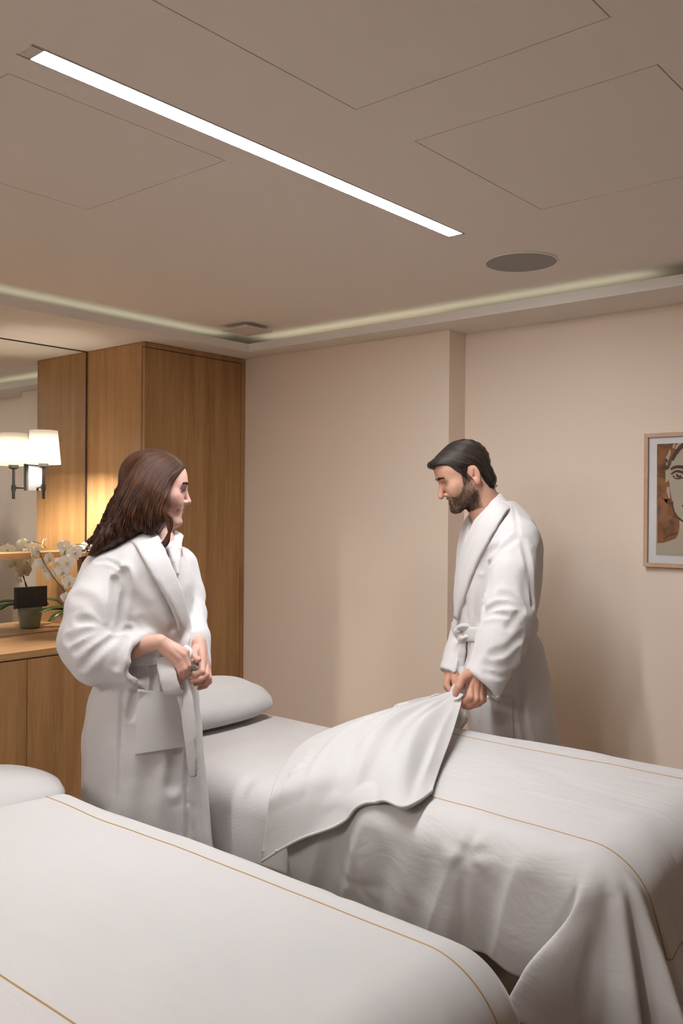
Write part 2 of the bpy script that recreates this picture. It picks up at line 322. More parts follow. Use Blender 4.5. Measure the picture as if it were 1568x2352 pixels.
# power socket
s0 = at_x(35, 1350, XM); s1 = at_x(105, 1392, XM)
t = thing('power_socket', 'black double power socket on the mirror above the worktop', 'power socket', (XM, (s0[1]+s1[1])/2, 1.06))
zq0, zq1, yq0, yq1 = s1[2]-.0, s0[2], s0[1], s1[1]
box('cover_plate', (XM+.001, yq0, zq0), (XM+.012, yq1, zq1), M_BLACK, t, bevel=.002)
for fy in (.28, .72):
    c = (XM+.012, lerp(yq0, yq1, fy), (zq0+zq1)/2); RM = Matrix.Rotation(math.pi/2, 4, 'Y')
    bm = bmesh.new(); add_lathe(bm, [(.0, -.008), (.018, -.008), (.0195, .001), (.0215, .0022), (.0225, .0)], c, 40, RM.to_3x3()); o = bm_obj('socket_outlet', bm, M_BLACK, t, True)
    bm = bmesh.new()
    for q in (-.0095, .0095): add_lathe(bm, [(0, -.0075), (.0026, -.0075)], (c[0]+.001, c[1]+q, c[2]), 12, RM.to_3x3())
    bm_obj('pin_hole', bm, M_METAL, o)
# framed print on the back wall
fx0 = at_y(1478.8, 996, YB-.026)[0]; fz1 = at_y(1479, 996, YB-.026)[2]; fz0 = at_y(1479, 1301, YB-.026)[2]; fw = .40; fx1 = fx0+fw
M_FRAME = wood('pale_frame_wood', (.50, .32, .21), (.62, .42, .29), (6, 6, 6), .5); M_MAT = mat('picture_mat', (.78, .75, .75), .8)
t = thing('framed_print', 'framed brown ink portrait print hanging on the back wall', 'picture', ((fx0+fx1)/2, YB, fz0))
bm = bmesh.new(); b = .0155
for a, c in (((fx0, fz0), (fx1, fz0+b)), ((fx0, fz1-b), (fx1, fz1)), ((fx0, fz0+b), (fx0+b, fz1-b)), ((fx1-b, fz0+b), (fx1, fz1-b))): add_box(bm, (a[0], YB-.026, a[1]), (c[0], YB-.001, c[1]))
bm_obj('frame', bm, M_FRAME, t, bevel=.0012)
box('mat_board', (fx0+b, YB-.014, fz0+b), (fx1-b, YB-.010, fz1-b), M_MAT, t)
ax0 = at_y(1508.5, 1020, YB-.014)[0]; az1 = at_y(1508, 1020, YB-.014)[2]; az0 = at_y(1508, 1275, YB-.014)[2]; ax1 = fx1-(ax0-fx0)
def ink_material():
    m = bpy.data.materials.new('ink_wash_print'); m.use_nodes = True; nt = m.node_tree; N = nt.nodes; L = nt.links; bs = N['Principled BSDF']; bs.inputs['Roughness'].default_value = .7
    tc = N.new('ShaderNodeTexCoord'); n = N.new('ShaderNodeTexNoise'); n.inputs['Scale'].default_value = 14; n.inputs['Detail'].default_value = 5; n.inputs['Distortion'].default_value = 1.2; L.new(tc.outputs['Object'], n.inputs[0])
    r = N.new('ShaderNodeValToRGB'); e = r.color_ramp.elements; e[0].position = .36; e[0].color = (.085, .036, .018, 1); e[1].position = .62; e[1].color = (.30, .115, .03, 1)
    k = e.new(.48); k.color = (.20, .075, .025, 1); L.new(n.outputs[0], r.inputs[0]); L.new(r.outputs[0], bs.inputs['Base Color']); return m
M_INK = ink_material(); M_PAPER = mat('print_paper', (.50, .42, .32), .8, var=.12, vscale=9); M_INKL = mat('ink_line', (.10, .045, .03), .8)
box('print', (ax0, YB-.0155, az0), (ax1, YB-.0142, az1), M_PAPER, t)
def AP(u, v): # artwork coordinates from the photo crop (792x2352 zoom) -> metres
    q = at_y(1440+u/6.1875, 960+v/6.1875, YB-.0155); return q[0], q[2]
def flat(name, pts, mt, dy, parent):
    V = []
    for u, v in pts: x, z = AP(u, v); V.append((min(max(x, ax0), ax1), YB-.0155-dy, min(max(z, az0), az1)))
    n = len(V); V += [(x, y-.0004, z) for x, y, z in V]
    F = [tuple(range(n, 2*n))[::-1]]+[(i, (i+1) % n, n+(i+1) % n, n+i) for i in range(n)]
    return link(name, mesh_np(np.array(V), F), mt, parent)
wash = [(425, 372), (790, 352), (740, 420), (700, 470), (655, 520), (640, 590), (620, 660), (600, 700), (565, 760), (575, 850), (600, 930), (612, 1040), (632, 1160), (640, 1250), (680, 1360), (742, 1450), (742, 1560), (725, 1650), (690, 1710), (600, 1745), (520, 1775), (427, 1780)]
flat('ink_wash', wash, M_INK, .0002, t)
for pts in ([(600, 455), (622, 458), (612, 520), (590, 590), (565, 640), (545, 600), (560, 560)], [(655, 372), (690, 368), (665, 430), (640, 430)], [(730, 356), (775, 360), (700, 440), (675, 445), (690, 400)], [(545, 740), (600, 740), (605, 860), (570, 905), (545, 920)], [(560, 985), (600, 975), (612, 1140), (590, 1140), (560, 1060)], [(540, 560), (560, 540), (575, 660), (555, 680)]): flat('ink_highlight', pts, M_PAPER, .0007, t)
def stroke(pts, w0, w1): 
    P = cr(pts, 40); T = np.gradient(P, axis=0); T /= np.linalg.norm(T, axis=1)[:, None]; N_ = np.stack([-T[:, 1], T[:, 0]], 1); ww = np.linspace(w0, w1, 40)[:, None]+1.5*np.sin(np.arange(40)*.9)[:, None]
    flat('ink_line', list(map(tuple, P+N_*ww))+list(map(tuple, (P-N_*ww)[::-1])), M_INKL, .0012, t)
stroke([(620, 730), (680, 700), (760, 695), (860, 720)], 16, 26); stroke([(625, 800), (690, 760), (760, 765), (850, 800)], 12, 22); stroke([(650, 820), (690, 860), (750, 860), (830, 830)], 9, 9)
stroke([(700, 800), (730, 835), (770, 825)], 16, 16); stroke([(640, 1180), (660, 1310), (720, 1410), (830, 1490), (960, 1530)], 8, 14); stroke([(640, 600), (690, 500), (790, 390), (900, 360)], 22, 34); stroke([(600, 700), (560, 700), (510, 705)], 12, 26)
stroke([(780, 1245), (830, 1260), (900, 1250)], 12, 14); stroke([(470, 1085), (520, 1150), (600, 1160), (560, 1205), (630, 1225)], 5, 7); stroke([(880, 860), (900, 1000), (860, 1180)], 8, 10); stroke([(800, 1370), (870, 1340), (960, 1375)], 14, 14); stroke([(520, 1730), (580, 1680), (700, 1640)], 7, 9)
m = bpy.data.materials.new('picture_glass'); m.use_nodes = True; nt = m.node_tree; N = nt.nodes; N.remove(N['Principled BSDF']); g1 = N.new('ShaderNodeBsdfTransparent'); g2 = N.new('ShaderNodeBsdfGlossy'); g2.inputs['Roughness'].default_value = .02
mxs = N.new('ShaderNodeMixShader'); fr = N.new('ShaderNodeFresnel'); fr.inputs[0].default_value = 1.45; nt.links.new(fr.outputs[0], mxs.inputs[0]); nt.links.new(g1.outputs[0], mxs.inputs[1]); nt.links.new(g2.outputs[0], mxs.inputs[2]); nt.links.new(mxs.outputs[0], N['Material Output'].inputs[0])
box('glazing', (fx0+b, YB-.020, fz0+b), (fx1-b, YB-.0185, fz1-b), m, t)
# ================================================================== beds and bedding
def grid_mesh(P, th):
    """thick cloth from a grid of points P (n,m,3); P is the outer face"""
    n, m, _ = P.shape
    du = np.gradient(P, axis=0); dv = np.gradient(P, axis=1); Nn = np.cross(du, dv); Nn /= np.linalg.norm(Nn, axis=2)[..., None]+1e-12
    Q = P - Nn*th; V = np.concatenate([P.reshape(-1, 3), Q.reshape(-1, 3)]); o = n*m
    I = np.arange(o).reshape(n, m); a, b, c, d = I[:-1, :-1].ravel(), I[1:, :-1].ravel(), I[1:, 1:].ravel(), I[:-1, 1:].ravel()
    F = [np.stack([a, b, c, d], 1), np.stack([a, d, c, b], 1)+o]
    rim = np.concatenate([I[:, 0][::-1], I[0, 1:], I[1:, -1], I[-1, 1:-1][::-1], I[-1, 0:1]]); 
    r0, r1 = rim[:-1], rim[1:]; F.append(np.stack([r0, r1, r1+o, r0+o], 1))
    return mesh_np(V, np.concatenate(F))
def hang(h, r, flare=0.0):
    """overhang length h over an edge of radius r -> outward shift, drop"""
    k = r*math.pi/2; hh = np.clip(h, 0, None)
    o = np.where(hh < k, r*np.sin(np.minimum(hh, k)/r), r+(hh-k)*flare); z = np.where(hh < k, r*(1-np.cos(np.minimum(hh, k)/r)), r+(hh-k)*math.sqrt(1-flare**2))
    return o, z
QN, PFOOT = 1.80, -0.83
def cover_pos(p, q, dY=0.0, ztop=0.797, seed=0.0, QF=2.46):
    """cloth coordinates (p along the bed, q across) -> world"""
    p = np.asarray(p, float); q = np.asarray(q, float)
    a = np.clip(p-PFOOT, 0, None); b = np.clip(QN-q, 0, None); c = np.clip(q-QF, 0, None)
    X = np.minimum(p, PFOOT); Y = np.clip(q, QN, QF); Z = np.full(p.shape, ztop)
    bb = np.maximum(b, c); sg = np.where(b >= c, -1.0, 1.0)
    h = np.hypot(a, bb); phi = np.arctan2(bb, a+1e-9)
    r = lerp(0.15, 0.07, ss(0.2, 1.4, phi)); fl = lerp(0.34, -0.02, ss(0.1, 1.3, phi))
    amax = math.pi/2-np.arcsin(fl); k = r*amax; o1 = r*np.sin(amax); d1 = r*(1-np.cos(amax))
    o = np.where(h < k, r*np.sin(np.minimum(h, k)/r), o1+(h-k)*fl); dz = np.where(h < k, r*(1-np.cos(np.minimum(h, k)/r)), d1+(h-k)*np.sqrt(1-fl**2))
    X = X+o*np.cos(phi); Y = Y+sg*o*np.sin(phi); Z = Z-dz
    # corner ear: the spare cloth at the foot corner swings out and back along the side, with a deep valley beside it
    crn = (a > 0)*(bb > 0)*ss(0.03, 0.30, h)*np.where(sg > 0, .22, 1.0); hx = np.clip(h-0.03, 0, None)
    def lobe(c_, w_): return np.exp(-((phi-c_)/w_)**2)
    ear = lobe(1.08, .26)*crn
    e_ = hx*crn*.46*lobe(1.08, .24); off = hx*crn*(-.16*lobe(.76, .10)+.06*lobe(.60, .09)-.11*lobe(.43, .08)+.10*lobe(.27, .08)-.07*lobe(.11, .07))
    X += off*np.cos(phi)-e_*.78; Y += sg*(off*np.sin(phi)+e_*.82); Z += hx*ear*0.10
    # folds: hanging foot panel
    foot = ss(0.10, 0.40, a)*(bb <= 0)
    g = (q-QN)*24+seed*0+0.9*np.sin(q*8+seed)
    X += foot*(0.026*np.sin(g+1.2)+0.012*np.sin(g*2.1+1.7)-.014)*(0.25+np.clip(dz, 0, .5)*2.2)*np.clip(.25+(q-QN)/.10, 0, 1)
    # near side puffiness and pull creases
    side = np.where(bb > 0, 1.0, 0)*(1-ss(0.0, 0.12, a))
    pf = np.sin(np.clip(bb/0.34, 0, 1)*math.pi)
    wv = 0.013*np.sin(p*19+1.3*np.sin(p*7+seed)+seed)+0.008*np.sin(p*41+seed*2+bb*9)
    Y += sg*side*(0.022*pf + wv*ss(0.05, 0.28, bb))
    nz_ = vnoise(np.stack([p.ravel()*11+seed+bb.ravel()*4, bb.ravel()*4, np.full(p.size, seed)], 1)).reshape(p.shape); nz2 = vnoise(np.stack([p.ravel()*26+seed-bb.ravel()*12, bb.ravel()*9, np.full(p.size, seed+3)], 1)).reshape(p.shape)
    Y += sg*side*ss(.04, .14, bb)*(.010*(1-np.abs(nz_)*2)+.004*nz2)
    for (tp, tb, am) in ((-1.075, 0.10, .010), (-1.40, 0.27, .012)):
        dd = np.hypot((p-tp), (bb-tb)*1.0); Y -= sg*side*am*np.exp(-(dd/0.022)**2)
        ang = np.arctan2(p-tp, bb-tb+1e-6); Y += sg*side*0.0035*np.cos(ang*5)*np.exp(-(dd/0.08)**2)*ss(0.01, .04, dd)
        Y -= sg*side*.9*am*np.exp(-((p-tp+.12*(bb-tb))/0.016)**2)*ss(tb, tb+.05, bb)
    # soft creases on top
    P3 = np.stack([(p*2.2+q*3.2).ravel()*1.3, (p*2.2-q*3.0).ravel()*.55, np.full(p.size, seed+.5)], 1)
    top = (bb <= 0)*(a <= 0)
    Z += 0.0055*vnoise(P3).reshape(p.shape)*ss(-.05, .1, 1-bb*4) + 0.0030*vnoise(P3*2.7).reshape(p.shape)
    Z += 0.006*np.sin(np.clip((q-QN)/(QF-QN), 0, 1)*math.pi)*(1-ss(-.25, .02, p-PFOOT))
    return np.stack([X, Y+dY, Z], -1)
def cover_mesh(p0, p1, q0, q1, n, m, th, **k):
    p = np.linspace(p0, p1, n); q = np.linspace(q0, q1, m); Pg, Qg = np.meshgrid(p, q, indexing='ij')
    return grid_mesh(cover_pos(Pg, Qg, **k), th)
def gold(name, pq, parent, **k):
    pq = np.array(pq); P = cover_pos(pq[:, 0], pq[:, 1], **k); P2 = cover_pos(pq[:, 0]+1e-3, pq[:, 1], **k); P3_ = cover_pos(pq[:, 0], pq[:, 1]+1e-3, **k)
    Nn = np.cross(P2-P, P3_-P); Nn /= np.linalg.norm(Nn, axis=1)[:, None]
    T = np.gradient(P, axis=0); T /= np.linalg.norm(T, axis=1)[:, None]; B = np.cross(Nn, T); wd = .0017
    V = np.concatenate([P-B*wd+Nn*.0002, P+Nn*.0016, P+B*wd+Nn*.0002]); n = len(P); F = []
    for i in range(n-1): F += [(i, i+1, n+i+1, n+i), (n+i, n+i+1, 2*n+i+1, 2*n+i)]
    return link(name, mesh_np(V, F), M_GOLD, parent, True)
def line_pq(a, b, n): return [tuple(lerp(np.array(a), np.array(b), t)) for t in np.linspace(0, 1, n)]
def rounded_box(name, a, b, m, parent=None, r=.04): return box(name, a, b, m, parent, bevel=r)
def sheet_mesh(x0, x1, y0, y1, zt, drop, seed):
    # fitted sheet: rounded top with short soft skirt on all sides
    n, m = 150, 110
    p = np.linspace(x0-drop, x1+drop, n); q = np.linspace(y0-drop, y1+drop, m); Pg, Qg = np.meshgrid(p, q, indexing='ij')
    a = np.maximum(x0-Pg, Pg-x1).clip(0); b = np.maximum(y0-Qg, Qg-y1).clip(0); sa = np.where(Pg < x0, -1.0, 1.0); sb = np.where(Qg < y0, -1.0, 1.0)
    h = np.maximum(a, b); phi = np.arctan2(b, a+1e-9); hh = np.maximum(h, 1e-9); r = .085
    o, dz = hang(h, r); cx_ = np.where(h > 0, np.cos(phi), 0); cy_ = np.where(h > 0, np.sin(phi), 0)
    X = np.clip(Pg, x0, x1)+sa*o*cx_; Y = np.clip(Qg, y0, y1)+sb*o*cy_; Z = zt-dz
    wv = .006*np.sin(Pg*13+seed+np.sin(Pg*5)) + .003*np.sin(Pg*31+2*seed); k = ss(.08, .2, h)
    Y += sb*wv*k*cy_*1.2; X += sa*k*cx_*.006*np.sin(Qg*17+seed)
    P3 = np.stack([Pg.ravel()*4, Qg.ravel()*9, np.full(Pg.size, seed)], 1); Z += .0022*vnoise(P3).reshape(Pg.shape)*(1-ss(0, .08, h))
    return grid_mesh(np.stack([X, Y, Z], -1), .006)
def pillow(name, c, half, rot, m, label, seed, lift=0.0):
    n = 64; u = np.linspace(-1, 1, n); U, V_ = np.meshgrid(u, u, indexing='ij')
    # superellipse cushion: two faces with pinched corners
    f = (1-np.abs(U)**2.8).clip(0)**.5*(1-np.abs(V_)**4.2).clip(0)**.5
    k = 1-0.07*(np.abs(U)**2*(1-np.abs(V_)**3)) ; k2 = 1-0.07*(np.abs(V_)**2*(1-np.abs(U)**3))
    wr = vnoise(np.stack([U.ravel()*2.5+seed, V_.ravel()*2.5, np.full(U.size, seed)], 1)).reshape(U.shape)
    rc = 1-.17*(U*V_)**2; X = U*half[0]*k2*rc; Y = V_*half[1]*k*rc
    top = np.stack([X, Y, half[2]*f*(1+.10*wr)+.006*f], -1); bot = np.stack([X, Y, -half[2]*.85*f-.006*f], -1)
    Vv = np.concatenate([top.reshape(-1, 3), bot.reshape(-1, 3)]); I = np.arange(n*n).reshape(n, n); a, b, c_, d = I[:-1, :-1].ravel(), I[1:, :-1].ravel(), I[1:, 1:].ravel(), I[:-1, 1:].ravel()
    F = np.concatenate([np.stack([a, b, c_, d], 1), np.stack([a, d, c_, b], 1)+n*n])
    R = Matrix.Rotation(rot[2], 3, 'Z') @ Matrix.Rotation(rot[1], 3, 'Y') @ Matrix.Rotation(rot[0], 3, 'X'); R = np.array(R)
    me = mesh_np(Vv@R.T+np.array(c), F); bm = bmesh.new(); bm.from_mesh(me); bmesh.ops.remove_doubles(bm, verts=bm.verts, dist=.0012); bm.to_mesh(me); bm.free()
    return tag(link(name, me, m, None, True), label, 'pillow')
def table(label, dY):
    t = thing('treatment_bed', label, 'bed', (-1.75, 2.13+dY, 0))
    box('pedestal', (-2.45, 1.90+dY, .0), (-1.0, 2.36+dY, .50), M_TAUPE, t, bevel=.01)
    rounded_box('mattress', (-2.575, 1.80+dY, .505), (-.80, 2.46+dY-(.07 if dY else 0), .700), M_SHEET, t, .06)
    return t
DY1 = -1.150
BED2 = table('far massage bed that the man is making', 0.0)
BED1 = table('near massage bed in the foreground', DY1)
SHEET2 = link('fitted_sheet', sheet_mesh(-2.50, -.865, 1.852, 2.41, .722, .265, 1.0), M_SHEETG, BED2, True)
link('fitted_sheet', sheet_mesh(-2.50, -.865, 1.872+DY1, 2.345+DY1, .722, .265, 4.0), M_SHEETG, BED1, True)
pillow('pillow', (-2.465, 2.125, .798), (.160, .30, .060), (0.0, .16, 0.0), M_FLEECE, 'white pillow on the far bed beside the woman', 2.0)
pillow('pillow', (-2.115, .905, .778), (.185, .42, .056), (0, .0, 0), M_FLEECE, 'white pillow at the head of the near bed, cut off by the left edge', 5.0)

# near coverlet
t = thing('coverlet', 'white gold-lined coverlet lying flat over the near bed', 'coverlet', (-1.3, .98, .8))
K1 = dict(dY=DY1, seed=2.3, QF=2.372)
link('cover', cover_mesh(-1.945, PFOOT+.52, QN-.33, 2.372+.33, 240, 220, .012, **K1), M_SHEET, t, True)
E1 = PFOOT+.285
for a_, b_, n_ in (((-1.945, 2.352), (E1, 2.352), 220), ((-1.945, 1.85), (E1, 1.85), 220), ((E1, 1.85), (E1, 2.352), 90)): gold('gold_line', line_pq(a_, b_, n_), t, **K1)
# far coverlet
t2 = thing('coverlet', 'white gold-lined coverlet on the far bed with its corner turned back', 'coverlet', (-1.3, 2.13, .8))
K2 = dict(dY=0.0, seed=0.4)
COVER2 = link('cover', cover_mesh(-1.62, PFOOT+.52, QN-.33, 2.46+.33, 240, 220, .012, **K2), M_SHEET, t2, True)
for a_, b_, n_ in (((-1.61, 2.385), (E1, 2.385), 220), ((-1.60, 1.847), (E1, 1.790), 220), ((E1, 1.790), (E1, 2.385), 90)): gold('gold_line', line_pq(a_, b_, n_), t2, **K2)
# turned-back flap: Coons patch between fold edge, far edge, free hem and near hem
def pt(px, py, **k):
    if 'z' in k: return at_z(px, py, k['z'])
    if 'y' in k: return at_y(px, py, k['y'])
A_ = pt(600, 1979, y=1.67)
near = np.array([A_, pt(655, 1945, y=1.665), pt(712, 1918, y=1.67), pt(780, 1893, y=1.69), pt(832, 1856, z=.765), pt(878, 1838, z=.800), pt(922, 1852, z=.806), pt(962, 1838, z=.812), pt(992, 1815, z=.816)])
fold = np.array([A_, pt(612, 1880, y=1.675), pt(624, 1815, y=1.70), pt(650, 1758, z=.775), pt(700, 1702, z=.815), pt(780, 1664, z=.845), pt(870, 1634, z=.868), pt(950, 1613, z=.888)])
free = np.array([pt(992, 1815, z=.816), pt(1012, 1758, z=.822), pt(1034, 1698, z=.842), pt(1052, 1640, z=.870), pt(1063, 1594, y=2.50)])
far = np.array([pt(950, 1613, z=.888), pt(990, 1602, z=.893), pt(1035, 1588, y=2.53), pt(1063, 1594, y=2.50)])
NU, NV = 140, 150   # u: along near hem (fold -> free), v: from near hem to hand
cb, ct, cl, crr = cr(near, NU), cr(far, NU), cr(fold, NV), cr(free, NV)
u = np.linspace(0, 1, NU)[:, None, None]; v = np.linspace(0, 1, NV)[None, :, None]
S = (1-v)*cb[:, None]+v*ct[:, None]+(1-u)*cl[None]+u*crr[None]-((1-u)*(1-v)*cb[0]+u*(1-v)*cb[-1]+(1-u)*v*ct[0]+u*v*ct[-1])
du = np.gradient(S, axis=0); dv = np.gradient(S, axis=1); Nn = np.cross(du, dv); Nn /= np.linalg.norm(Nn, axis=2)[..., None]+1e-9
if Nn[70, 70, 2] < 0: Nn = -Nn
U, V_ = u[..., 0], v[..., 0]
win = (np.sin(np.pi*U)**.5)*(np.sin(np.pi*np.clip(V_*.97+.03, 0, 1))**.5)
disp = 0.030*np.sin(np.pi*U)*np.sin(np.pi*V_)                       # air under the flap
def ridge(c0, c1, wd, am, v0=0.0, v1=1.0):
    cc = lerp(c0, c1, V_); return am*np.exp(-((U-cc)/wd)**2)*ss(v0, v0+.18, V_)*(1-ss(v1-.25, v1, V_))
disp = disp + ridge(.42, .62, .06, .010, -.2, .75) - ridge(.53, .70, .06, .010, -.2, .8) + ridge(.20, .45, .06, .010, -.2, .6) - ridge(.29, .5, .05, .009, -.2, .6) + ridge(.68, .80, .05, .010, .0, .85) - ridge(.79, .9, .045, .010, -.1, .6) + ridge(.30, .55, .03, .006, .35, 1.0) + ridge(.45, .66, .03, .006, .4, 1.0)- ridge(.38, .62, .03, .005, .35, 1.0) + ridge(.12, .40, .022, .004, .1, 1.0) - ridge(.17, .44, .022, .004, .1, 1.0) + ridge(.56, .74, .02, .004, .2, 1.0) - ridge(.60, .78, .02, .004, .2, 1.0) + ridge(.86, .93, .03, .006, .1, .9)
disp = disp + .003*vnoise(np.stack([(U*9+V_*0).ravel(), (V_*3+U*0).ravel(), np.zeros(U.size*V_.size)], 1)).reshape(disp.shape) if False else disp
S = S+Nn*(disp*np.maximum(win, .12*(1-V_)))[..., None]
# keep the flap clear of the coverlet and sheet below
from mathutils.bvhtree import BVHTree
def clear_of(S, obj, gap):
    me = obj.data; mw = obj.matrix_world; off = Vector((0, 0, 0)); q = obj.parent
    while q is not None: off += q.location; q = q.parent
    bv = BVHTree.FromPolygons([v.co+off for v in me.vertices], [tuple(p.vertices) for p in me.polygons]); sh = S.shape; F = S.reshape(-1, 3).copy()
    for i in range(len(F)):
        for k_ in range(2):
            co, n, ix, di = bv.find_nearest(Vector(F[i]))
            if co is None: break
            r_ = bv.ray_cast(Vector((F[i][0], F[i][1]-.0, 2.0)), Vector((0, 0, -1)))
            s_ = (Vector(F[i])-co).dot(n)
            if s_ < gap and di < .09 and n.z > -.2: F[i] = F[i]+np.array(n)*(gap-s_)
    return F.reshape(sh)
for _ in range(2): S = clear_of(S, COVER2, .016)
S = clear_of(S, SHEET2, .012)
for _ in range(2): S[1:-1, 1:-1] = (S[:-2, 1:-1]+S[2:, 1:-1]+S[1:-1, :-2]+S[1:-1, 2:]+2*S[1:-1, 1:-1])/6
if np.cross(S[60, 60]-S[59, 60], S[59, 61]-S[59, 60])[2] < 0: S = S[:, ::-1]
FLAP = S
fl = link('turned_back_flap', grid_mesh(S, .008), M_FLEECE, t2, True); fl['label'] = 'soft fleece underside turned back towards the man'
# hem roll along the flap's edges
tube('hem', S[:, 0] if np.linalg.norm(S[0, 0]-A_) < .1 else S[:, -1], .0038, M_FLEECE, t2, 8)
# small hanging piece below the man's hand on the far side
hp = np.array([[pt(1030, 1594, y=2.52), pt(1042, 1572, y=2.55), pt(1052, 1600, y=2.56)], [pt(1040, 1640, y=2.52), pt(1060, 1640, y=2.54), pt(1068, 1632, y=2.56)], [pt(1035, 1686, y=2.45), pt(1058, 1676, y=2.48), pt(1076, 1654, y=2.50)]])
g1 = np.stack([cr(r_, 24) for r_ in hp], 0); g2 = np.stack([cr(g1[:, j], 30) for j in range(24)], 1)
link('held_edge', grid_mesh(g2, -.007), M_FLEECE, t2, True)
# ------------------------------------------------------------------ orchid on the worktop
M_PETAL = mat('orchid_petal', (.80, .77, .70), .6, spec=.2, sss=.15, var=.06, vscale=30); M_LIP = mat('orchid_lip', (.62, .42, .14), .5, var=.3, vscale=60)
M_LEAF = mat('orchid_leaf', (.035, .085, .018), .32, spec=.5, var=.25, vscale=9); M_STEM = mat('orchid_stem', (.05, .075, .02), .5); M_POT = mat('celadon_pot', (.27, .28, .21), .22, spec=.5, var=.25, vscale=22, coat=.3); M_BARK = mat('orchid_bark', (.09, .05, .03), .9, bump=.8, bscale=90)
ox, oy = -3.80, 2.50
orc = thing('orchid', 'white orchid in a grey-green glazed pot on the worktop behind the woman', 'plant', (ox, oy, ZW))
bm = bmesh.new(); add_lathe(bm, [(0, .001), (.044, .001), (.050, .006), (.054, .03), (.0595, .08), (.0625, .118), (.0605, .120), (.058, .116), (.055, .095), (0, .095)], (ox, oy, ZW), 56); bm_obj('pot', bm, M_POT, orc, True)
bm = bmesh.new(); add_lathe(bm, [(0, .107), (.03, .109), (.056, .102), (.056, .096)], (ox, oy, ZW), 40); bm_obj('bark_chips', bm, M_BARK, orc, True)
def leaf(pts, wd, m, parent, droop=.25, name='leaf'):
    P = cr(pts, 26); T = np.gradient(P, axis=0); T /= np.linalg.norm(T, axis=1)[:, None]; S_ = np.cross(T, [0, 0, 1.0]); S_ /= np.linalg.norm(S_, axis=1)[:, None]; Nn = np.cross(S_, T)
    u = np.linspace(0, 1, 26); w_ = wd*np.clip(np.sin(np.pi*np.clip(u*.93+.07, 0, 1)), 0, 1)**.6; x = np.linspace(-1, 1, 11)
    G = P[:, None]+(w_[:, None]*x[None])[..., None]*S_[:, None]+(np.abs(x)**1.5*droop*w_[:, None])[..., None]*Nn[:, None]
    return link(name, grid_mesh(G, .0022), m, parent, True)
Z0 = ZW+.108
for pts, wd in (([(0, 0, 0), (.01, -.06, .035), (.015, -.14, .042), (.02, -.21, .020)], .026), ([(0, 0, 0), (.03, -.06, .018), (.05, -.13, .016), (.06, -.185, -.020)], .024), ([(0, 0, .01), (-.02, -.07, .03), (-.04, -.15, .03), (-.05, -.20, .0)], .024),
                ([(0, 0, 0), (.07, .0, .03), (.13, .01, .02), (.17, .01, -.03)], .026), ([(0, 0, 0), (-.05, .05, .04), (-.09, .09, .04), (-.11, .12, .01)], .024), ([(0, 0, 0), (.04, .06, .04), (.06, .11, .03), (.07, .15, -.01)], .025)):
    leaf([(ox+a, oy+b, Z0+c) for a, b, c in pts], wd, M_LEAF, orc, -.35)
def petal_grid(L_, w_, cup, tip):
    u = np.linspace(0, 1, 14)[:, None]; x = np.linspace(-1, 1, 11)[None]; ww = w_*np.sin(np.pi*np.clip(u, 0.02, .985)**tip)**.55
    X = ww*x; Y = L_*u+0*x; Z = cup*(u**2)*L_ + .18*ww*x**2 + 0*u; return np.stack([X, Y, Z], -1)
def flower(c, n, roll, s, parent):
    n = np.array(n, float); n /= np.linalg.norm(n); up = np.array([0, 0, 1.0]); ex = np.cross(up, n); ex /= np.linalg.norm(ex); ey = np.cross(n, ex); B = np.stack([ex, ey, n], 1)
    V = []; F = []; o = 0
    for ang, L_, w_, cup, tip, dz in ((68, .040, .024, .12, .75, .0015), (-68, .040, .024, .12, .75, .0015), (0, .038, .0135, -.1, .9, -.001), (135, .036, .0125, .05, .9, -.001), (-135, .036, .0125, .05, .9, -.001)):
        G = petal_grid(L_*s, w_*s, cup, tip); a = math.radians(ang)+roll; R_ = np.array([[math.cos(a), -math.sin(a), 0], [math.sin(a), math.cos(a), 0], [0, 0, 1]]); G = G@R_.T+[0, 0, dz]
        m_, k_, _ = G.shape; W_ = G.reshape(-1, 3)@B.T+np.array(c); I = np.arange(m_*k_).reshape(m_, k_)+o
        Q_ = np.stack([I[:-1, :-1].ravel(), I[1:, :-1].ravel(), I[1:, 1:].ravel(), I[:-1, 1:].ravel()], 1); V.append(W_); F.append(Q_); o += m_*k_
        W2 = W_-n*.0007; V.append(W2); F.append(Q_[:, ::-1]-Q_.min()+o); o += m_*k_
    fl_ = link('flower', mesh_np(np.concatenate(V), np.concatenate(F)), M_PETAL, parent, True)
    bm = bmesh.new(); Mx = Matrix(B.tolist()); add_lathe(bm, [(0, .013*s), (.0045*s, .011*s), (.006*s, .005*s), (.004*s, 0), (0, -.001)], c, 14, Mx)
    bmesh.ops.create_uvsphere(bm, u_segments=12, v_segments=8, radius=.0055*s, matrix=Matrix.Translation(Vector(np.array(c)-ey*.007*s+n*.006)) @ Matrix.Scale(1.5, 4, Vector(n)))
    bm_obj('lip', bm, M_LIP, fl_, True)
stA = [(ox, oy, Z0), (ox+.005, oy-.02, Z0+.10), (ox+.0, oy-.045, Z0+.20), (ox-.01, oy-.06, Z0+.28), (ox, oy-.03, Z0+.325), (ox+.01, oy+.04, Z0+.33), (ox+.01, oy+.10, Z0+.30)]
tube('stem', cr(stA, 60), np.linspace(.0028, .0014, 60), M_STEM, orc)
stB = [(ox, oy, Z0), (ox-.03, oy-.03, Z0+.09), (ox-.06, oy-.08, Z0+.17), (ox-.07, oy-.13, Z0+.25), (ox-.06, oy-.16, Z0+.30), (ox-.03, oy-.19, Z0+.30)]
tube('stem', cr(stB, 60), np.linspace(.0028, .0014, 60), M_STEM, orc)
cm = np.array([.74, -.60, .0])
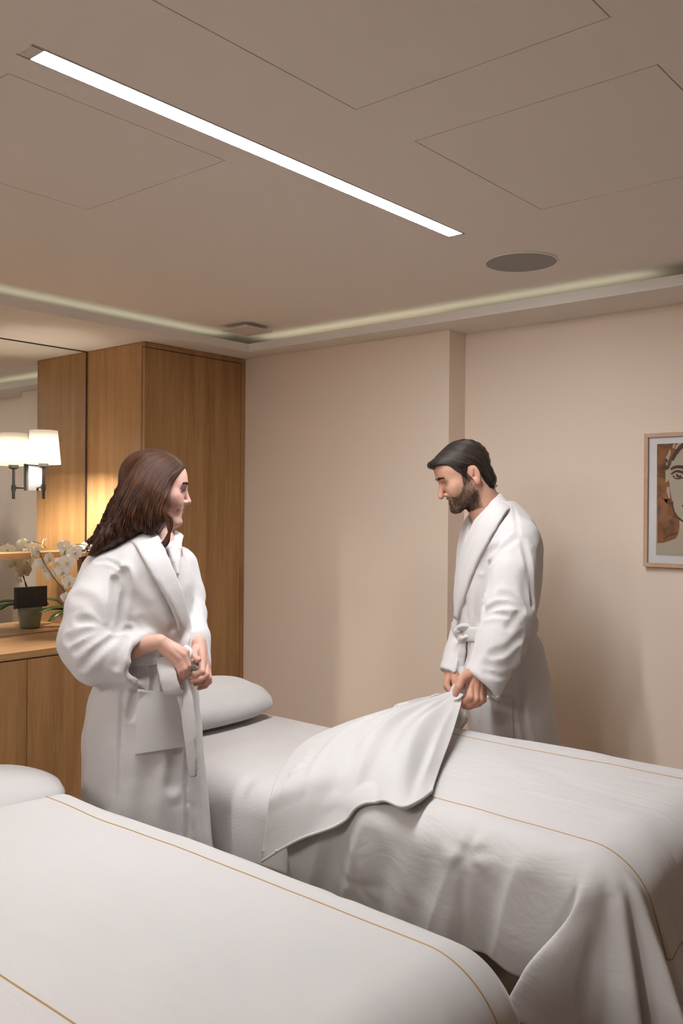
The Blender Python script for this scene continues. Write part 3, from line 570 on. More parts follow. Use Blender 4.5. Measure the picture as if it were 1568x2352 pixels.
FL = [((152, 1372), .01, (.75, -.75, .0), .1, .72), ((160, 1338), .02, (.7, -.5, -.1), .0, 1.0), ((145, 1313), .0, (.6, -.75, -.05), .1, 1.0), ((154, 1291), .02, (.75, -.5, .0), -.1, 1.05), ((172, 1268), .02, (.7, -.5, -.1), .15, 1.05),
      ((146, 1256), -.02, (.9, -.2, .1), .2, .95), ((116, 1282), -.01, (.15, -1.0, -.1), .1, .85), ((200, 1256), -.01, (.3, -.6, .2), .3, .95)]
for (fx, fy), dx, n, rl, s in FL: flower(tuple(at_x(fx, fy, ox+dx)), n, rl, s, orc)
for p, n, rl, s in (((ox-.075, oy-.13, Z0+.235), (-.9, -.3, 0), .1, 1.0), ((ox-.07, oy-.165, Z0+.295), (-.8, -.5, .1), 0, 1.0), ((ox-.085, oy-.085, Z0+.19), (-.9, -.1, -.1), -.1, 1.0), ((ox-.05, oy-.02, Z0+.30), (-.8, .3, .1), .2, .95), ((ox-.05, oy-.05, Z0+.235), (-.9, .1, 0), .0, 1.0), ((ox-.06, oy+.03, Z0+.28), (-.9, .2, 0), .1, .95), ((ox-.045, oy-.195, Z0+.285), (-.2, -1, 0), .1, .8)): flower(p, n, rl, s, orc)
# ================================================================== implicit modelling tools (people)
F32 = np.float32
def smin(a, b, k):
    if k <= 0: return np.minimum(a, b)
    h = np.clip(.5+.5*(b-a)/k, 0, 1); return b*(1-h)+a*h-k*h*(1-h)
def smax(a, b, k): return -smin(-a, -b, k)
def sph(P, c, r): return np.linalg.norm(P-np.asarray(c, F32), axis=1)-r
def ell(P, c, r, R=None):
    q = P-np.asarray(c, F32)
    if R is not None: q = q@np.asarray(R, F32)
    r = np.asarray(r, F32); k0 = np.linalg.norm(q/r, axis=1); k1 = np.linalg.norm(q/(r*r), axis=1)
    return k0*(k0-1)/np.maximum(k1, 1e-9)
def cap(P, a, b, ra, rb=None):
    rb = ra if rb is None else rb; a = np.asarray(a, F32); b = np.asarray(b, F32); ba = b-a; l2 = float(ba@ba)+1e-12
    t = np.clip(((P-a)@ba)/l2, 0, 1); return np.linalg.norm(P-a-t[:, None]*ba, axis=1)-(ra+(rb-ra)*t)
def chain(P, pts, rad, k=.01):
    d = None
    for i in range(len(pts)-1):
        e = cap(P, pts[i], pts[i+1], rad[i], rad[i+1]); d = e if d is None else smin(d, e, k)
    return d
def plane(P, p, n):
    n = np.asarray(n, F32); n = n/np.linalg.norm(n); return (P-np.asarray(p, F32))@n
def poly_dist(P, pts):
    d = None
    for a, b in zip(pts[:-1], pts[1:]):
        e = cap(P, a, b, 0.0); d = e if d is None else np.minimum(d, e)
    return d
def surf(fn, lo, hi, h, band=1.6):
    """surface nets with a coarse pre-pass; fn maps (n,3) points to distances"""
    lo = np.asarray(lo, float); hi = np.asarray(hi, float); K = 4
    nc = np.ceil((hi-lo)/(h*K)).astype(int)+1; n = nc*K+1
    ax = [lo[i]+(np.arange(nc[i])+.5)*h*K for i in range(3)]
    G = np.stack(np.meshgrid(*ax, indexing='ij'), -1).reshape(-1, 3).astype(F32)
    dc = fn(G).reshape(nc); near = np.abs(dc) < h*K*band
    m = np.zeros(n, bool)
    full = np.where(dc < 0, F32(-1), F32(1)); full = full.repeat(K, 0).repeat(K, 1).repeat(K, 2)
    f = np.ones(n, F32); f[:-1, :-1, :-1] = full
    mk = near.repeat(K, 0).repeat(K, 1).repeat(K, 2)
    for i in (0, 1):
        for j in (0, 1):
            for k in (0, 1): m[i:n[0]-1+i, j:n[1]-1+j, k:n[2]-1+k] |= mk
    idx = np.nonzero(m.ravel())[0]; ii = np.stack(np.unravel_index(idx, n), 1)
    out = np.empty(len(idx), F32)
    for s in range(0, len(idx), 400000): out[s:s+400000] = fn((lo+ii[s:s+400000]*h).astype(F32))
    f.ravel()[idx] = out
    S = f < 0; c = np.zeros(n-1, np.int8)
    for i in (0, 1):
        for j in (0, 1):
            for k in (0, 1): c += S[i:n[0]-1+i, j:n[1]-1+j, k:n[2]-1+k]
    act = (c > 0) & (c < 8); cells = np.stack(np.nonzero(act), 1); ID = np.full(n-1, -1, np.int64); ID[act] = np.arange(len(cells))
    acc = np.zeros((len(cells), 3)); cnt = np.zeros(len(cells))
    for a in range(3):
        o1, o2 = [q for q in range(3) if q != a]
        for i in (0, 1):
            for j in (0, 1):
                p0 = cells.copy(); p0[:, o1] += i; p0[:, o2] += j; p1 = p0.copy(); p1[:, a] += 1
                f0 = f[tuple(p0.T)]; f1 = f[tuple(p1.T)]; x = (f0 < 0) != (f1 < 0); t = f0/np.where(x, f0-f1, 1)
                q = p0.astype(float); q[:, a] += t; acc[x] += q[x]; cnt[x] += 1
    V = lo+acc/cnt[:, None]*h; Q = []
    for a in range(3):
        o1, o2 = (a+1) % 3, (a+2) % 3
        sl0 = [slice(1, -1)]*3; sl0[a] = slice(0, -1); sl1 = list(sl0); sl1[a] = slice(1, None)
        A = S[tuple(sl0)]; B = S[tuple(sl1)]; e = np.stack(np.nonzero(A != B), 1)
        flip = A[tuple(e.T)]; e = e.copy(); e[:, o1] += 1; e[:, o2] += 1
        def cell(d1, d2): q = e.copy(); q[:, o1] += d1; q[:, o2] += d2; return ID[tuple(q.T)]
        q = np.stack([cell(-1, -1), cell(0, -1), cell(0, 0), cell(-1, 0)], 1); q[~flip] = q[~flip][:, ::-1]; Q.append(q)
    Q = np.concatenate(Q); Q = Q[(Q >= 0).all(1)]
    return V, Q
def relax(V, Q, it=1, lam=.5):
    E = np.concatenate([Q[:, [0, 1]], Q[:, [1, 2]], Q[:, [2, 3]], Q[:, [3, 0]]]); E = np.concatenate([E, E[:, ::-1]])
    for _ in range(it):
        s = np.zeros_like(V); np.add.at(s, E[:, 0], V[E[:, 1]]); c = np.bincount(E[:, 0], minlength=len(V)); V = V+lam*(s/np.maximum(c, 1)[:, None]-V)
    return V
def grad(fn, P, e=.002):
    P = np.asarray(P, F32); g = np.stack([fn(P+np.eye(3, dtype=F32)[i]*e)-fn(P-np.eye(3, dtype=F32)[i]*e) for i in range(3)], 1)
    return g/(np.linalg.norm(g, axis=1)[:, None]+1e-9)
# camera-aligned frame: a = right, d = away, z = up
FH = np.array([math.sin(YAW), math.cos(YAW), 0.0])
LB = np.stack([_r, FH, np.array([0, 0, 1.0])], 0)     # rows: axes
def toL(p): return np.asarray(p, float)@LB.T
def toW(q): return np.asarray(q, float)@LB
def L(px, py, D): return toL(at_d(px, py, D))
def colors(me, C):
    a = me.color_attributes.new('Col', 'FLOAT_COLOR', 'POINT'); C4 = np.ones((len(C), 4), F32); C4[:, :3] = C; a.data.foreach_set('color', C4.ravel())
def rot(rx=0, ry=0, rz=0): return np.array(Matrix.Rotation(rz, 3, 'Z') @ Matrix.Rotation(ry, 3, 'Y') @ Matrix.Rotation(rx, 3, 'X'))
def band(name, P, Wd, half_w, half_t, m, parent, nseg=14, taper=None, rough=0.0, seed=0.0):
    """soft ribbon: path P, width directions Wd, rounded rectangular section"""
    P = np.asarray(P, float); Wd = np.asarray(Wd, float); T = np.gradient(P, axis=0); T /= np.linalg.norm(T, axis=1)[:, None]+1e-12
    Wd = Wd-T*(Wd*T).sum(1)[:, None]; Wd /= np.linalg.norm(Wd, axis=1)[:, None]; Nn = np.cross(T, Wd)
    hw = np.broadcast_to(np.asarray(half_w, float), (len(P),)); ht = np.broadcast_to(np.asarray(half_t, float), (len(P),))
    t = np.arange(nseg*2)*np.pi/nseg; cx_ = np.sign(np.cos(t))*np.abs(np.cos(t))**.55; cy_ = np.sign(np.sin(t))*np.abs(np.sin(t))**.75
    V = (P[:, None]+hw[:, None, None]*cx_[None, :, None]*Wd[:, None]+ht[:, None, None]*cy_[None, :, None]*Nn[:, None]).reshape(-1, 3)
    if rough: V = V+rough*np.stack([vnoise(V*90+seed+i*7) for i in range(3)], 1)
    n = nseg*2; F = []
    for i in range(len(P)-1):
        for j in range(n): F.append((i*n+j, i*n+(j+1) % n, (i+1)*n+(j+1) % n, (i+1)*n+j))
    F.append(tuple(range(n))[::-1]); F.append(tuple(range((len(P)-1)*n, len(P)*n)))
    o = link(name, mesh_np(V, F), m, parent, True); return o

# ------------------------------------------------------------------ head in its own frame: x = its left, y = forward, z = up; origin between the ears at eye level
def head_sdf(P, female, smile=.5, gape=0.0):
    m = np.abs(P*np.array([1, 1, 1], F32)); Q = P.copy(); Q[:, 0] = np.abs(Q[:, 0])      # mirrored
    d = ell(P, (0, -.014, .036), (.075, .098, .087))
    d = smin(d, ell(P, (0, .028, -.030), (.060, .062, .080)), .03)
    d = smin(d, ell(P, (0, .040, .035), (.058, .048, .052)) if female else ell(P, (0, .046, .048), (.060, .052, .060)), .03)   # forehead
    jw = .050 if female else .056
    d = smin(d, cap(Q, (jw, .004, -.060), (.016, .070, -.104), .017, .014), .028)
    d = smin(d, sph(P, (0, .077 if female else .080, -.101), .0165 if female else .018), .022)
    d = smin(d, sph(Q, (.040, .058, -.022), .021), .03)                                # cheekbone
    d = smin(d, sph(Q, (.031, .068, -.042), .012+.006*smile), .02)                     # smiling cheek
    d = smin(d, cap(Q, (.010, .084, .021), (.040, .071, .020), .0085 if female else .011, .007), .016)
    # muzzle and lips
    d = smin(d, ell(P, (0, .070, -.066), (.026, .022, .026)), .018)
    d = smax(d, -ell(Q, (.0335, .0905, .000), (.0185, .0135, .0105)), .012)                # eye sockets
    # nose
    d = smin(d, cap(P, (0, .084, .016), (0, .1045 if female else .112, -.030 if female else -.036), .0065 if female else .0085, .0085 if female else .0105), .010)
    d = smin(d, sph(P, (0, .106 if female else .1135, -.033 if female else -.040), .0078 if female else .0098), .006)
    d = smin(d, ell(Q, (.0105 if female else .0135, .094, -.036 if female else -.040), (.0065, .0095, .0065)), .005)
    d = smin(d, cap(P, (0, .095, -.041), (0, .087, -.050), .0048), .008)
    d = smax(d, -ell(Q, (.0065, .098, -.0455 if female else -.0490), (.0033, .0055, .0032)), .003)
    # lips: corners pulled up and back by the smile
    up = np.array([0, .0925, -.0600]); cor = np.array([.0225+.004*smile, .0745, -.0625+.005*smile])
    d = smin(d, cap(Q, up, cor, .0046, .0018), .004)
    lo_ = np.array([0, .0902, -.0712-gape*.5]); d = smin(d, cap(Q, lo_, cor+np.array([-.003, .001, -.002]), .0053, .0018), .004)
    mid = np.array([0, .0965, -.0652-gape*.3]); d = smax(d, -cap(Q, mid, cor+np.array([.001, .004, 0]), .0016+gape, .0009+gape*.3), .002)
    if gape: d = smax(d, -ell(Q, (0, .084, -.0665), (.021, .014, .0055)), .002)
    if smile > .8: d = smax(d, -cap(Q, (.0215, .089, -.036), (.0385, .0725, -.064), .0026, .0030), .006)
    if smile > .8: d = smin(d, sph(Q, (.0365, .066, -.034), .0165), .012)
    d = smax(d, -cap(Q, (.0265, .083, -.038), (.034, .0735, -.062), .0014, .0010), .010)   # smile fold
    d = smax(d, -sph(P, (0, .098, -.083), .009), .012)
    # eyelids around the eyeball
    eb = sph(Q, (.0305, .0715, .0015), .0128)
    lid = smax(sph(Q, (.0305, .0715, .0015), .0140), -cap(Q, (.0215, .086, -.0015), (.0425, .0765, -.0020), .0034 if female else .0024), .0015)
    d = smin(d, lid, .004); d = np.maximum(d, -(eb+.0))
    return d
def ear_sdf(P, yo=0.0, k=1.0):
    Q = P.copy(); Q[:, 0] = np.abs(Q[:, 0]); R = rot(.0, 0, .35) @ rot(-.18, 0, 0)
    q = (Q-np.array([.0755, -.012+yo, -.004], F32))@np.asarray(R, F32)/F32(k)
    e = ell(q, (0, 0, .004), (.0075, .0175, .0300)); e = smin(e, ell(q, (0, .006, -.026), (.006, .010, .010)), .006)
    rim = np.abs(np.hypot((q[:, 1])/.0150, (q[:, 2]-.006)/.0265)-1)*.015
    e = smax(e, -ell(q, (.0085, .001, .003), (.0065, .0105, .0190)), .003); e = smax(e, -ell(q, (.0078, .005, -.008), (.0085, .006, .0075)), .002)
    e = smin(e, ell(q, (.005, .0015, .009), (.0026, .0042, .0125), rot(.35, 0, 0)), .003)
    return e*k
def noise3(P, s, seed=0.0): return vnoise(P*s+seed)
def hand(pts):
    """pts: dict of finger chains (arrays of joints, L frame) with radii"""
    def fn(P):
        d = None
        for J, R_, k in pts:
            e = chain(P, J, R_, .004); d = e if d is None else smin(d, e, k)
        return d
    return fn
# ================================================================== people
M_SKINW = mat('skin_fair', (.7, .45, .36), .48, spec=.35, bump=.05, bscale=900, sss=.12, attr='Col')
M_SKINM = mat('skin_tan', (.6, .36, .26), .50, spec=.35, bump=.06, bscale=900, sss=.10, attr='Col')
def hairmat(name, c1, c2, rough, spec):
    m = mat(name, c1, rough, spec=spec); nt = m.node_tree; N = nt.nodes; Lk = nt.links; b = N['Principled BSDF']
    a = N.new('ShaderNodeAttribute'); a.attribute_name = 'Col'; Lk.new(a.outputs['Color'], b.inputs['Base Color']); b.inputs['Anisotropic'].default_value = .6; return m
M_HAIRW = hairmat('auburn_hair', (.06, .02, .01), (.15, .06, .03), .40, .38)
M_HAIRM = hairmat('black_brown_hair', (.01, .008, .006), (.03, .02, .016), .36, .38)
M_EYE = mat('eye', (.8, .8, .8), .1, attr='Col'); M_BROW = mat('brow_hair', (.030, .016, .010), .6); M_BEARD = mat('beard_hair', (.030, .016, .009), .6, attr='Col')
M_TOOTH = mat('teeth', (.75, .70, .62), .25)

def interp_sections(tab, D0):
    Z = []; A0 = []; A1 = []; DC = []; HD = []
    for py, l, r, dc, hd in tab:
        p0 = L(l, py, D0); p1 = L(r, py, D0); Z.append((p0[2]+p1[2])/2); A0.append(p0[0]); A1.append(p1[0]); DC.append(D0+dc); HD.append(hd)
    o = np.argsort(Z); Z = np.array(Z)[o]
    # resample smoothly
    zz = np.linspace(Z[0], Z[-1], 160)
    def sm(v):
        v = np.array(v)[o]; y = np.interp(zz, Z, v); k = np.ones(7)/7; return np.convolve(np.pad(y, 3, mode='edge'), k, 'valid')
    return zz, sm(A0), sm(A1), sm(DC), sm(HD)
def loft_sdf(P, S, ex=2.3):
    zz, A0, A1, DC, HD = S; z = np.clip(P[:, 2], zz[0], zz[-1])
    a0 = np.interp(z, zz, A0); a1 = np.interp(z, zz, A1); dc = np.interp(z, zz, DC); hd = np.interp(z, zz, HD)
    ca, ha = (a0+a1)/2, (a1-a0)/2
    u = np.abs((P[:, 0]-ca)/ha); v = np.abs((P[:, 1]-dc)/hd); g = (u**ex+v**ex)**(1/ex)
    d = (g-1)*np.minimum(ha, hd)*np.clip(.75+.25*np.minimum(ha, hd)/np.maximum(ha, hd), 0, 1)
    return np.maximum(d, np.maximum(P[:, 2]-zz[-1], zz[0]-P[:, 2])).astype(F32)
def hit(fn, px, py, Dn, Df=None, steps=70):
    """march photo rays into an implicit surface, return points in the L frame"""
    px = np.atleast_1d(np.asarray(px, float)); py = np.atleast_1d(np.asarray(py, float)); t = np.full(len(px), float(Dn))
    R_ = np.stack([ray(x, y) for x, y in zip(px, py)]); 
    for _ in range(steps):
        P = toL(CAM+R_*t[:, None]).astype(F32); t = t+np.clip(fn(P), -.02, .03)*.8
    if Df is not None: t = np.minimum(t, Df)
    return toL(CAM+R_*t[:, None])
def creases_fn(base, lst, Dn, Df):
    out = []
    for pts, wd, am in lst:
        c = cr(pts, max(6, 4*len(pts))); out.append((hit(base, c[:, 0], c[:, 1], Dn, Df).astype(F32), wd, am))
    def add(P):
        h = np.zeros(len(P), F32); g_ = np.zeros(len(P), F32)
        for pl, wd, am in out:
            lo = pl.min(0)-wd*4; hi = pl.max(0)+wd*4; m = ((P > lo) & (P < hi)).all(1)
            if not m.any(): continue
            x = poly_dist(P[m], pl); h[m] = np.maximum(h[m], am*np.exp(-(x/wd)**2)); g_[m] = np.maximum(g_[m], .5*am*np.exp(-((x-1.9*wd)/wd)**2))
        return h-g_*np.clip(1-h/.004, 0, 1)
    return add
def to_obj(name, V, Q, m, parent, C=None):
    me = mesh_np(toW(V), Q)
    if C is not None: colors(me, C)
    return link(name, me, m, parent, True)
def tubes_mesh(paths, radii, sides=4):
    V = []; Q = []; o = 0
    for P, R_ in zip(paths, radii):
        T, N_, B = frames(P); n = len(P); t = np.arange(sides)*2*np.pi/sides
        V.append((P[:, None]+R_[:, None, None]*(np.cos(t)[None, :, None]*N_[:, None]+np.sin(t)[None, :, None]*B[:, None])).reshape(-1, 3))
        i = np.arange(n-1)[:, None]*sides; j = np.arange(sides)[None]; j2 = (j+1) % sides
        Q.append(np.stack([(i+j).ravel(), (i+j2).ravel(), (i+sides+j2).ravel(), (i+sides+j).ravel()], 1)+o); o += n*sides
    return np.concatenate(V), np.concatenate(Q)
def guide_strands(guides, N, surf_fn, Dn, Dmax, npts, lift, wave, rr, col1, col2, rng, jit=3.0, r0=.0011):
    G = np.stack([cr(g, 24) for g in guides]); ng = len(G); paths = []; radii = []; cols = []
    pos = rng.random(N)*(ng-1); px = []; DZ = []
    for k in range(N):
        def at_pos(v): i = min(int(v), ng-2); f = v-i; return cr(G[i]*(1-f)+G[i+1]*f, 40)
        cl = min(ng-1.0, np.round(pos[k]*3.0)/3.0); uu = np.linspace(0, 1, 40)[:, None]; w_ = .55*ss(.35, .95, uu)*(wave > 2); c = at_pos(pos[k])*(1-w_)+at_pos(cl)*w_
        s0 = rng.random()*.25*(rng.random() < .55); s1 = 1-rng.random()*.22; tt = np.linspace(s0*39, s1*39, npts); c = np.stack([np.interp(tt, np.arange(40), c[:, q]) for q in (0, 1)], 1)
        T = np.gradient(c, axis=0); T /= np.linalg.norm(T, axis=1)[:, None]+1e-9; Nn = np.stack([-T[:, 1], T[:, 0]], 1); u = np.linspace(0, 1, npts)
        ph = cl*5.3+rng.random()*.7; amp = wave*ss(.30, .8, u); DZ.append((.0011*wave*np.sin(u*13+ph+1.4)*ss(.3, .75, u) if wave > 2 else 0*u)+(.0022*np.cos((pos[k]-cl)*9.4) if wave > 2 else 0)*ss(.35, .8, u))
        c = c+Nn*(amp*np.sin(u*13+ph)+rng.normal()*jit*(.4+.6*u))[:, None]; px.append(c)
    C_ = np.concatenate(px); H = hit(surf_fn, C_[:, 0], C_[:, 1], Dn, Dmax).reshape(N, npts, 3)
    for k in range(N):
        P = H[k].copy(); u = np.linspace(0, 1, npts)
        if P[:npts//3, 1].max() > Dmax-.004: continue
        dd = P[:, 1]; 
        for _ in range(3): dd[1:-1] = (dd[:-2]+2*dd[1:-1]+dd[2:])/4
        P[:, 1] = dd-lift*(.3+rng.random())-DZ[k]; paths.append(P); radii.append(r0*(.35+.65*ss(0, .15, u))*(1-.75*ss(.7, 1, u))*(.7+.6*rng.random()))
        cols.append(np.repeat((np.array(col1)+(np.array(col2)-np.array(col1))*rng.random()**1.6)[None], npts*4, 0))
    V, Q = tubes_mesh(paths, radii); return V, Q, np.concatenate(cols)
def short_hairs(V, Nr, flow, n, ln, rad, rng, curl=.3):
    """tapered little hairs on points V with normals Nr leaning along flow"""
    paths = []; radii = []
    for i in range(len(V)):
        d = flow[i]+Nr[i]*.35+rng.normal(size=3)*curl; d /= np.linalg.norm(d); l = ln*(.6+.7*rng.random())
        p = np.stack([V[i], V[i]+d*l*.5+Nr[i]*.0004, V[i]+d*l-Nr[i]*.0006]); paths.append(p); radii.append(np.array([rad, rad*.8, rad*.15]))
    return tubes_mesh(paths, radii, 3)
def eyeballs(parent, HR, HC, HS, gaze, iris, female):
    for sx in (-1, 1):
        c = np.array([sx*.0305, .0715, .0015]); g = np.asarray(gaze, float); g = g/np.linalg.norm(g); 
        n, k = 24, 32; th = np.linspace(0, math.pi, n)[:, None]; ph = np.linspace(0, 2*math.pi, k, endpoint=False)[None]
        ez = g; ex = np.cross([0, 0, 1.0], g); ex /= np.linalg.norm(ex); ey = np.cross(ez, ex)
        U = np.cos(th)[..., None]*ez+np.sin(th)[..., None]*(np.cos(ph)[..., None]*ex+np.sin(ph)[..., None]*ey)
        Vv = (c+U*.0124).reshape(-1, 3); ang = np.repeat(th, k, 1).ravel()
        C = np.where(ang[:, None] < .2, np.array([.01, .01, .01]), np.where(ang[:, None] < .5, np.array(iris), np.array([.78, .74, .72])))
        I = np.arange(n*k).reshape(n, k); a, b = I[:-1], I[1:]; Q = np.stack([a.ravel(), b.ravel(), np.roll(b, -1, 1).ravel(), np.roll(a, -1, 1).ravel()], 1)
        to_obj('eyeball', (Vv*HS)@HR.T+HC, Q, M_EYE, parent, C)
def lips_mask(Pm):
    x, y, z = np.abs(Pm[:, 0]), Pm[:, 1], Pm[:, 2]; zc = -.0645+.00025*(x*1000)**2*.01
    return np.exp(-((z-zc)/.0070)**4)*np.exp(-(x/.0235)**6)*(y > .068)
def brow_curve(t, female):   # head-local brow from inner to outer end
    x = .011+.034*t; z = .0235+.0055*np.sin(t*2.2)-.004*t; return x, z
# ------------------------------------------------------------------ the woman
DW = 2.55
W = thing('person', 'woman with long wavy auburn hair tying a white terry bathrobe', 'person', tuple(toW(np.array([L(335, 1500, DW)[0], DW, 0.0]))))
_wy = .12; fwd = np.array([math.cos(_wy), math.sin(_wy), -.11]); fwd /= np.linalg.norm(fwd); lf = np.cross([0, 0, 1.0], fwd); lf /= np.linalg.norm(lf); upv = np.cross(fwd, -lf); upv = np.cross(lf, fwd)*-1 if np.cross(lf, fwd)[2] < 0 else np.cross(lf, fwd)
HRw = np.stack([lf, fwd, upv], 1); 
if np.linalg.det(HRw) > 0: pass
HCw = L(361, 1121, DW+.01); HSw = .865
def w_head_local(P): return ((P-HCw.astype(F32))@HRw.astype(F32)/F32(HSw)).astype(F32)
_nk0 = HCw+HRw@np.array([0, -.022, -.075]); _nk1 = L(350, 1252, DW+.0)
_chest = L(372, 1316, DW-.02)
def w_head(P):
    q = w_head_local(P); d = head_sdf(q, True, .55)*HSw
    d = smin(d, ear_sdf(q)*HSw, .004)
    d = smin(d, cap(P, _nk0, _nk1, .047, .052), .03)
    d = smin(d, ell(P, _chest, (.060, .085, .10)), .05)
    return d
V, Q = surf(w_head, HCw-[.16, .16, .32], HCw+[.16, .16, .15], .0024)
V = relax(V, Q, 1, .35)
q = w_head_local(V); n_ = len(V)
C = np.tile([.64, .385, .315], (n_, 1)); 
nz = noise3(q, 60)[:, None]; C *= 1+.03*nz
ch = np.exp(-((np.abs(q[:, 0])-.043)**2/.018**2+(q[:, 1]-.065)**2/.03**2+(q[:, 2]+.03)**2/.022**2))[:, None]; C = C*(1-.55*ch)+np.array([.66, .29, .245])*.55*ch
nt_ = np.exp(-(q[:, 0]**2/.012**2+(q[:, 1]-.105)**2/.02**2+(q[:, 2]+.028)**2/.014**2))[:, None]; C = C*(1-.35*nt_)+np.array([.66, .30, .25])*.35*nt_
lm = lips_mask(q)[:, None]; C = C*(1-lm*.85)+np.array([.50, .16, .15])*lm*.85
lash = np.exp(-((np.abs(q[:, 0])-.031)**2/.012**2+(q[:, 2]-.0015)**2/.0035**2))*((q[:, 1] > .07))*(np.abs(q[:, 0]) > .015); C = C*(1-.75*lash[:, None])+np.array([.06, .03, .02])*.75*lash[:, None]
bx, bz = brow_curve(np.clip((np.abs(q[:, 0])-.011)/.034, 0, 1), True)
bm_ = np.exp(-((q[:, 2]-bz)/.0032)**2)*(np.abs(q[:, 0]) > .010)*(np.abs(q[:, 0]) < .046)*(q[:, 1] > .055); C = C*(1-.75*bm_[:, None])+np.array([.05, .025, .015])*.75*bm_[:, None]
parts = [(V, Q, C)]
# hands
def HJ(l): return [L(*p) for p in l]
hd = 2.375
WR = hand([
 (HJ([(300, 1490, 2.40), (338, 1479, 2.385), (366, 1475, hd)]), [.030, .0245, .0215], 0),
 (HJ([(366, 1475, hd), (404, 1521, hd-.004)]), [.0200, .0105], 0), (HJ([(366, 1475, hd), (415, 1513, hd-.003)]), [.0205, .0112], 0),
 (HJ([(366, 1475, hd+.005), (422, 1505, hd)]), [.0200, .0112], 0), (HJ([(366, 1473, hd+.010), (426, 1498, hd+.006)]), [.0185, .0110], 0),
 (HJ([(404, 1521, hd-.004), (414, 1540, hd-.006), (413, 1552, hd+.002), (410, 1560, hd+.008)]), [.0098, .0084, .0076, .0062], 0),
 (HJ([(415, 1513, hd-.003), (424, 1536, hd-.008), (422, 1551, hd+.004), (419, 1557, hd+.012)]), [.0102, .0088, .0080, .0066], 0),
 (HJ([(422, 1505, hd), (431, 1529, hd-.002), (429, 1544, hd+.012), (425, 1550, hd+.02)]), [.0104, .0090, .0082, .0068], 0),
 (HJ([(426, 1498, hd+.006), (436, 1518, hd+.012), (434, 1533, hd+.026)]), [.0102, .0088, .0072], 0),
 (HJ([(376, 1478, hd+.016), (402, 1492, hd+.036), (424, 1508, hd+.036), (433, 1522, hd+.030)]), [.0150, .0125, .0100, .0082], 0)])
LH = hand([
 (HJ([(448, 1448, 2.55), (456, 1477, 2.478)]), [.017, .0215], 0),
 (HJ([(456, 1478, 2.472), (465, 1521, 2.43)]), [.0205, .0112], 0), (HJ([(457, 1478, 2.474), (472, 1528, 2.445)]), [.0205, .0112], 0),
 (HJ([(458, 1480, 2.478), (476, 1537, 2.465)]), [.0195, .0108], 0), (HJ([(458, 1480, 2.482), (477, 1546, 2.485)]), [.0180, .0100], 0),
 (HJ([(465, 1521, 2.43), (463, 1543, 2.405), (448, 1549, 2.395), (431, 1542, 2.395)]), [.0104, .0092, .0084, .0068], 0),
 (HJ([(472, 1528, 2.445), (473, 1550, 2.415), (460, 1559, 2.40), (440, 1564, 2.395)]), [.0106, .0094, .0086, .0068], 0),
 (HJ([(476, 1537, 2.465), (479, 1558, 2.435), (468, 1568, 2.425), (449, 1571, 2.42)]), [.0102, .0090, .0082, .0066], 0),
 (HJ([(477, 1546, 2.485), (480, 1565, 2.465), (471, 1575, 2.455), (457, 1581, 2.45)]), [.0094, .0082, .0074, .0060], 0),
 (HJ([(453, 1490, 2.455), (443, 1505, 2.425), (448, 1514, 2.402), (455, 1515, 2.388)]), [.0150, .0125, .0105, .0085], 0)])
for fn, c, e in ((WR, L(385, 1510, hd), .09), (LH, L(460, 1520, 2.44), .09)):
    V, Q = surf(fn, c-[e, .11, e], c+[e, .11, e], .0019); V = relax(V, Q, 2, .4); C = np.tile([.64, .37, .295], (len(V), 1))
    z = V[:, 2]; rd = ss(c[2]+.0, c[2]-.06, z)[:, None]; C = C*(1-.45*rd)+np.array([.60, .26, .20])*.45*rd; C *= 1+.04*noise3(V, 70)[:, None]; parts.append((V, Q, C))
# body under the robe: torso, arms, legs
_sh_r, _el_r = L(240, 1318, DW-.10), L(213, 1490, DW-.14); _sh_l, _el_l = L(402, 1315, DW+.09), L(438, 1402, DW+.085)
hipc = L(335, 1590, DW); fl_z = 0.0
def w_body(P):
    d = cap(P, L(350, 1275, DW), L(345, 1500, DW), .085, .095); d = smin(d, ell(P, hipc, (.125, .125, .12)), .06)
    d = smin(d, chain(P, [_sh_r, _el_r, L(300, 1490, 2.40)], [.045, .038, .030]), .04); d = smin(d, chain(P, [_sh_l, _el_l, L(448, 1450, 2.552)], [.030, .016, .016]), .04)
    for s in (-1, 1):
        h = hipc+[s*.055, s*.055, -.05]; k = np.array([h[0]+.01, h[1]-.01, .46]); an = np.array([h[0], h[1], .075])
        d = smin(d, chain(P, [h, k, an], [.075, .052, .036]), .03); d = smin(d, cap(P, an+[0, 0, -.04], an+[.11, -.09, -.048], .034, .026), .02)
    return np.maximum(d, -P[:, 2]+.001)
V, Q = surf(w_body, [hipc[0]-.35, DW-.35, -.01], [hipc[0]+.35, DW+.35, 1.36], .008); C = np.tile([.62, .37, .30], (len(V), 1)); parts.append((V, Q, C))
VV = np.concatenate([p[0] for p in parts]); o = 0; QQ = []
for p in parts: QQ.append(p[1]+o); o += len(p[0])
body = to_obj('body', VV, np.concatenate(QQ), M_SKINW, W, np.concatenate([p[2] for p in parts]))
eyeballs(body, HRw, HCw, HSw, (-.12, 1, .05), (.10, .07, .05), True)
